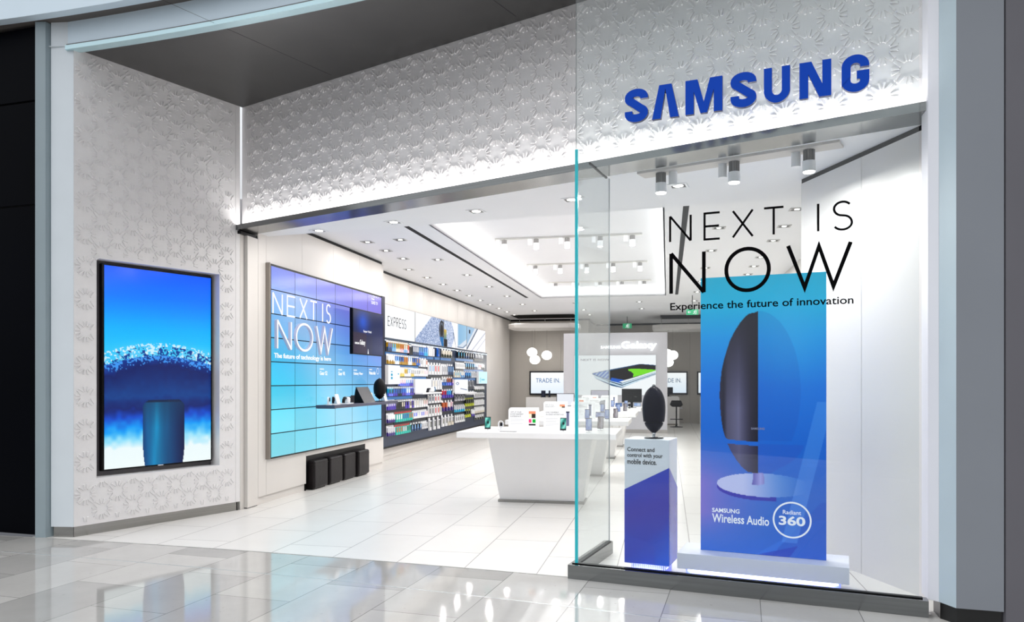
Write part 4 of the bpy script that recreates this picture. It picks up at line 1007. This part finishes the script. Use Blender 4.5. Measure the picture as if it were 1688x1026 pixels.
for k in range(4):
    U = .27+2.73*k; loc = L3(U, 3.32, 0)
    if tb0 is None:
        tb0 = thing('display_table', TL[0], 'table', loc, A_S, 'white display tables down the middle of the shop')
        b = MB(); b.box(-.93, .93, 0, 1.10, .83, .90); b.build('tabletop', corian, tb0, bevel=.006)
        b = MB(); b.frus([(-.54, .60, .03), (.49, .60, .03), (.49, .92, .03), (-.54, .92, .03)], [(-.60, .20, .83), (.64, .20, .83), (.64, 1.0, .83), (-.60, 1.0, .83)]); b.build('pedestal', corian, tb0, bevel=.004)
        b = MB(); b.box(-.56, .51, .58, .94, .001, .03); b.build('base_plate', steel, tb0)
    else: dup(tb0, loc, label=TL[k])
    TN = ['nearest', 'second', 'third', 'farthest'][k]
    board(L3(U+.60, 3.08, .9), f'white info board left of centre on the {TN} display table', ['AMP UP YOUR', 'ENTERTAINMENT', 'EXPERIENCE.'], app_art)
    board(L3(U+.60, 3.52, .9), f'white info board right of centre on the {TN} display table', ['GIVE YOURSELF', 'AN EDGE ADVANTAGE.'], strip_art)
    phone(L3(U+.28, 2.70, .9), A_S+.12, f'green-lit phone at the left end of the {TN} display table', sg_art)
    phone(L3(U+.22, 3.62, .9), A_S, f'phone in front of the right info board on the {TN} display table', sg_art if k == 0 else sb_art)
    phone(L3(U+.22, 3.92, .9), A_S+.1, f'phone near the right end of the {TN} display table', sb_art, tilt=.3)
    if k < 3: phone(L3(U+.62, 4.02, .9), A_S-.1, f'phone at the back right corner of the {TN} display table', lambda a, b: mixc((96, 80, 84), (200, 196, 204), vn(a*3, b*3)))
# small flat things on the first table
t = tag(MB().box(-.10, .10, -.03, .03, 0, .004).build('price_strip', mat('print_text_grey', (110, 110, 114), .5), loc=L3(.42, 2.98, .9), ang=A_S), 'thin grey printed strip lying on the nearest table before the left board', 'label strip')
t = thing('smart_watch', 'white watch on a stand at the left end of the nearest table', 'watch', L3(.70, 2.83, .9), A_S+.5)
b = MB(); b.cyl((0, 0, 0), (0, 0, .01), .04); b.cyl((0, 0, .01), (0, 0, .05), .01); b.build('stand', stand_w, t); b = MB(); b.stroke(arc(0, .07, .03, .04, 0, 350, 20), .01, -.012, .012); b.build('strap', stand_w, t)
b = MB(); b.box(-.014, .014, -.02, -.012, .05, .09); b.build('dial', darkmet, t)
t = thing('charging_cable', 'short black cable coil lying at the back of the nearest table', 'cable', L3(.95, 2.95, .9), A_S)
b = MB(); b.lathe([(.05, 0), (.055, .008), (.045, .014), (.03, .008)], n=20); b.build('coil', darkmet, t, smooth=True); b = MB(); b.box(.05, .12, -.006, .006, 0, .01); b.build('plug', darkmet, t)
def monitor(loc, w, h_, art, lb, cat='monitor'):
    t = thing('monitor', lb, cat, loc, A_S)
    b = MB(); b.box(-w/2, w/2, -.012, .012, .12, .12+h_); b.build('bezel', bezel, t, bevel=.003)
    grid(-w/2+.01, w/2-.01, .13, .11+h_, -.0135, 20, 12, art).build('screen', bpy.data.materials.get('phone_screen'), t)
    b = MB(); b.box(-.03, .03, .012, .03, .0, .2); b.build('neck', darkmet, t); b = MB(); b.box(-.10, .10, -.05, .08, 0, .01); b.build('foot', darkmet, t, bevel=.003)
    return t
monitor(L3(9.36, 3.28, .9), .42, .26, lambda a, b: mixc((186, 180, 200), (60, 62, 66), 1 if b > .6 else 0) if not .6 < b < .7 else (40, 42, 44), 'grey landscape screen standing on the farthest display table, left of centre')
monitor(L3(8.75, 4.04, .9), .44, .30, lambda a, b: mixc((12, 12, 14), (60, 60, 62), 1 if .5 < b < .6 and .6 < a < .8 else 0), 'black switched-off screen at the right end of the farthest display table')
monitor(L3(6.0, 2.92, .9), .34, .24, lambda a, b: (236, 240, 248), 'white-lit screen with dark frame at the left of the third display table')
for lb, u, v, c1_ in (('blue landscape tablet at the right end of the farthest table', 8.75, 3.75, (60, 110, 190)), ('pale blue landscape tablet on the farthest table, far right', 9.0, 4.15, (130, 165, 225)), ('lilac landscape tablet on the second display table behind the right board', 3.7, 3.78, (120, 130, 190))):
    phone(L3(u, v, .9), A_S, lb, lambda a, b, c=c1_: mixc(c, (120, 170, 130), 1 if .2 < a < .8 and .2 < b < .8 else 0) if c[0] == 60 else mixc(c, (220, 226, 244), vn(a*3, b*3)), land=True)
t = thing('round_speaker', 'grey round fan-shaped speaker standing on the third display table', 'speaker', L3(6.2, 3.6, .9), A_S)
b = MB(); b.cyl((0, -.02, .17), (0, .02, .17), .055, n=24); b.build('head', mat('pack_grey', (150, 152, 158), .3), t); b = MB(); b.lathe([(.03, 0), (.03, .01), (.012, .02), (.01, .12)], n=16); b.build('stem', mat('pack_grey', (150, 152, 158), .3), t)
t = thing('action_camera', 'small black round camera on a stem at the farthest display table', 'camera', L3(8.45, 4.0, .9), A_S)
b = MB(); b.cyl((0, -.02, .07), (0, .02, .07), .03, n=20); b.build('head', darkmet, t); b = MB(); b.lathe([(.022, 0), (.022, .008), (.008, .014), (.008, .05)], n=14); b.build('stem', darkmet, t)

# ------------------------------------------------------------------ feature wall
UF = 13.74
fw = thing('feature_wall', 'free-standing white wall with glowing lettering and a big lit phone picture', 'feature wall', L3(UF, 3.33, 0), A_S)
b = MB(); b.box(-1.485, 1.485, 0, .5, .10, 2.88); b.build('body', noisy(mat('feature_white', (204, 202, 207), .35), 2, .01), fw, bevel=.004)
b = MB(); b.box(-1.485, 1.485, .012, .49, .001, .10); b.build('base', mat('base_grey', (170, 166, 162), .4), fw)
def phone_art(a, b):
    c = (252, 253, 255)
    P = lambda *p: [((x-590)/630, (y-400)/320) for x, y in p]      # sketch grid of the picture
    X = a; Y = b
    def ins(*p): return inpoly(X, Y, P(*p))
    if ins((728, 545), (840, 520), (1100, 470), (1220, 480), (1220, 555), (1010, 640), (960, 662), (880, 645), (760, 590)): c = (30, 84, 130)
    if ins((735, 556), (860, 600), (960, 628), (1220, 535), (1220, 552), (1000, 645), (960, 655), (860, 625), (760, 588)): c = (206, 226, 240)
    if ins((750, 560), (860, 606), (965, 636), (1220, 545), (1220, 549), (960, 645), (860, 612)): c = (20, 60, 100)
    if ins((860, 525), (1105, 474), (1220, 486), (1220, 515), (1020, 600), (965, 610), (900, 598), (860, 590)): c = (18, 14, 16)
    if ins((880, 580), (985, 600), (940, 622), (870, 605)): c = (16, 90, 200)
    if ins((1008, 512), (1060, 508), (1220, 518), (1220, 526), (1045, 576), (1050, 548), (1030, 530), (1012, 526)): c = (120, 226, 10)
    if ins((1220, 524), (1220, 534), (965, 622), (940, 612), (1050, 580)): c = (244, 248, 250)
    if ins((735, 548), (858, 520), (858, 590), (790, 572)): c = mixc((20, 100, 200), (170, 200, 220), 1 if (X*40+Y*20) % 2 < .8 else 0)
    return c
b = MB(); b.box(-1.175, 1.175, -.02, 0, 1.075, 2.245); b.build('picture_frame', mat('frame_grey', (176, 176, 180), .4), fw)
grid(-1.165, 1.165, 1.085, 2.235, -.022, 190, 110, phone_art).build('picture', bpy.data.materials['lightbox_print'], fw)
text('lettering', 'NEXT IS NOW', -.98, -.16, 2.075, 2.135, -.0225, mat('print_navy', (50, 56, 90), .5), fw, .001)
text('lettering', 'SAMSUNG', -.40, .165, 2.425, 2.505, -.03, glow('letter_glow', (255, 255, 255), 2.2), fw, .03, .03)
text('lettering', 'Galaxy', .19, 1.19, 2.36, 2.63, -.03, glow('letter_glow', (255, 255, 255), 2.2), fw, .03, .02)
# trade-in screens on the back walls
def trade(loc, w, h_, lb, txt=None, tx=(-.5, .31)):
    t = thing('wall_television', lb, 'television', loc, A_S, 'screens on the back wall')
    b = MB(); b.box(-w/2, w/2, -.06, -.002, 0, h_); b.build('bezel', mat('bezel_dark', (14, 14, 26), .25), t, bevel=.004)
    grid(-w/2+.05, w/2-.05, .06, h_-.05, -.062, 6, 6, lambda a, b: mixc((255, 255, 255), (226, 238, 250), b)).build('screen', bpy.data.materials['lightbox_print'], t)
    if txt: text('lettering', txt, tx[0], tx[1], h_*.52, h_*.70, -.063, mat('print_blue', (30, 120, 196), .5), t, .001)
trade(L3(16.75, 1.02, 1.02), 1.44, .80, 'wall screen lettered in blue, left of the feature wall', 'TRADE IN.')
trade(L3(19.3, 4.83, 1.01), 1.38, .82, 'wall screen lettered in blue, right of the feature wall above the stool', 'TRADE IN.', (-.33, .47))
trade(L3(19.3, 6.40, 1.01), 1.12, .82, 'wall screen at the far right of the back wall beside the poster edge')
# counters, stool, devices
def counter(loc, w, d, lb, taper):
    t = thing('service_counter', lb, 'counter', loc, A_S)
    b = MB(); pts = [(-w/2, 0), (w/2-taper, 0), (w/2, .86)]+arc(w/2-.07, .89, .07, .07, 0, 90, 5)+[(-w/2, .96)]; b.plate(pts, 0, d); b.build('body', corian, t)
    b = MB(); b.box(-w/2+.02, w/2-taper-.05, -.003, 0, .0, .05); b.build('kick_plate', taupe, t); return t
counter(L3(15.95, .87, 0), 1.1, .5, 'white counter under the left lettered screen by the back wall', .13)
counter(L3(17.9, 4.65, 0), 1.12, .6, 'white counter with a rounded corner behind the bar stool', .0)
counter(L3(17.9, 6.42, 0), 1.05, .6, 'white counter at the right end of the back wall beside the poster', .0)
t = thing('bar_stool', 'black swivel bar stool standing at the right rear counter', 'stool', L3(16.83, 5.10, 0), A_S)
b = MB(); b.lathe([(.21, 0), (.21, .012), (.05, .03), (.035, .05)], n=28); b.build('base', black, t, smooth=True)
b = MB(); b.cyl((0, 0, .03), (0, 0, .70), .022, n=14); b.build('column', darkmet, t)
b = MB(); b.box(-.20, .20, -.19, -.16, .25, .275); b.box(-.02, .02, -.18, 0, .25, .275); b.build('footrest', black, t)
b = MB(); b.frus([(-.13, -.15, .66), (.13, -.15, .66), (.13, .15, .66), (-.13, .15, .66)], [(-.21, -.20, .72), (.21, -.20, .72), (.21, .20, .72), (-.21, .20, .72)]); b.frus([(-.21, .15, .72), (.21, .15, .72), (.21, .20, .72), (-.21, .20, .72)], [(-.15, .17, .86), (.15, .17, .86), (.15, .20, .86), (-.15, .20, .86)]); b.build('seat', mat('stool_black', (22, 22, 24), .45, spec=.15), t, bevel=.02)
b = MB(); b.box(.10, .19, -.02, .0, .61, .62); b.build('lever', chrome, t)
monitor(L3(18.1, 4.85, .961), .30, .20, lambda a, b: (16, 16, 20), 'small black screen on the right rear counter')
for u, v, lb in ((16.15, .86, 'dark blue small device box on the left rear counter'), (16.15, 1.06, 'slim black upright device on the left rear counter')):
    t = thing('device_stand', lb, 'device', L3(u, v, .96), A_S)
    w = .07 if 'box' in lb else .025
    b = MB(); b.box(-w, w, -.03, .03, .012, .22); b.build('body', mat('device_navy', (10, 20, 50), .3), t, bevel=.005); b = MB(); b.box(-w-.02, w+.02, -.05, .05, 0, .012); b.build('foot', black, t)
# pendant globes and ceiling clouds
pdn = thing('pendant_lamp', 'upper left glowing globe of the pendant trio left of the feature wall', 'pendant lamp', L3(15.9, .53, 2.42), 0, 'round glass pendants')
b = MB(); b.lathe([(.165*math.sin(math.pi*i/16)+.001, -.145*math.cos(math.pi*i/16)) for i in range(17)], n=28); b.build('globe', glow('globe_glow', (255, 254, 250), 3.5), pdn, smooth=True)
b = MB(); b.cyl((0, 0, .14), (0, 0, .75), .003, n=6); b.build('cord', mat('cord_grey', (120, 116, 112), .5), pdn)
for u, v, z, lb in ((15.55, .68, 2.17, 'lower globe of the pendant trio left of the feature wall'), (15.9, 1.01, 2.32, 'right globe of the pendant trio left of the feature wall'), (16.0, 4.98, 2.30, 'large globe of the pendant group right of the feature wall'), (16.5, 4.80, 2.37, 'half-hidden globe at the feature wall\'s right edge, upper'), (16.1, 4.84, 2.08, 'lower globe at the feature wall\'s right edge')):
    o = dup(pdn, L3(u, v, z), label=lb)
    for ch in o.children:
        if ch.name.startswith('cord'): ch.scale.z = ((3.13 if v < 3 else 3.10)-z)/.75
for v in (.75, 4.95): lamp('lamp_light', L3(15.5, v, 2.0), 10, .3, (1, .99, .96), (math.radians(90), 0, A_S+math.pi))
def cloud(v0, v1, u0, u1, z, lb):
    t = thing('ceiling_raft', lb, 'ceiling panel', L3((u0+u1)/2, (v0+v1)/2, z), A_S); w = (v1-v0)/2; d = (u1-u0)/2; c = .25
    b = MB(); b.prism([(-w+c, -d), (w-c, -d), (w, -d+c), (w, d-c), (w-c, d), (-w+c, d), (-w, d-c), (-w, -d+c)], 0, .16); b.build('panel', mat('raft_white', (214, 210, 206), .5), t, bevel=.03, seg=3)
    b = MB()
    for x in (-w*.75, 0, w*.75): b.cyl((x, 0, .16), (x, 0, ZC-z-.002), .006, n=6)
    b.build('hanger', chrome, t)
cloud(-.1, 2.1, 14.9, 16.3, 3.13, 'white ceiling raft hanging left of the feature wall near the back wall')
cloud(4.35, 6.6, 15.8, 17.4, 3.10, 'white ceiling raft hanging right of the feature wall')
b = MB(); b.box(0, 2.0, 14.9, 16.3, ZC-.004, ZC-.001); b.box(4.6, 6.7, 15.9, 17.4, ZC-.004, ZC-.001); struct(b.build('raft_shadow_sheet', blackgap, loc=(*P0, 0), ang=A_S))  # black sheets under the ceiling stand in for the shadow above the rafts
def exit_sign(u, v, z, w, h_, lb, arrow):
    t = thing('exit_sign', lb, 'exit sign', L3(u, v, z), A_S)
    b = MB(); b.box(-w/2, w/2, -.02, .02, 0, h_); b.build('housing', mat('exit_green', (0, 130, 84), .4, emit=(0, 134, 86), es=.8), t)
    s = h_; b = MB(); x = .0 if not arrow else w*.2
    b.plate(arc(x+.12*s, .83*s, .08*s, .08*s, 0, 330, 10), -.022, -.02)
    b.stroke([(x+.05*s, .70*s), (x-.02*s, .42*s), (x+.14*s, .26*s), (x+.10*s, .06*s)], .10*s, -.022, -.02)
    b.stroke([(x-.02*s, .42*s), (x-.2*s, .22*s), (x-.32*s, .24*s)], .09*s, -.022, -.02)
    b.stroke([(x-.22*s, .50*s), (x-.1*s, .66*s), (x+.05*s, .68*s), (x+.2*s, .5*s), (x+.3*s, .52*s)], .08*s, -.022, -.02)
    b.stroke([(x+.36*s, .08*s), (x+.36*s, .92*s)], .05*s, -.022, -.02)
    b.build('running_figure', lit_white, t)
    if arrow: b = MB(); b.stroke([(-w*.12, .5*s), (-w*.36, .5*s)], .1*s, -.022, -.02); b.plate([(-w*.40, .5*s), (-w*.26, .22*s), (-w*.26, .78*s)], -.022, -.02); b.build('arrow', lit_white, t)
    b = MB(); b.box(-.01, .01, -.005, .005, h_, ZC-z); b.build('hanger', darkmet, t)
exit_sign(16.2, 3.56, 3.17, .28, .16, 'small green exit sign hanging above the feature wall', False)
exit_sign(10.4, 5.40, 3.08, .28, .13, 'green exit sign with an arrow hanging right, seen through the window lettering', True)
# soft bounce the bright store gets from its own recess
lamp('recess_light', L3(5.5, 3.26, ZR-.03), 170, 2.4, (1, .99, .98), (0, 0, A_S), size_y=8.5)
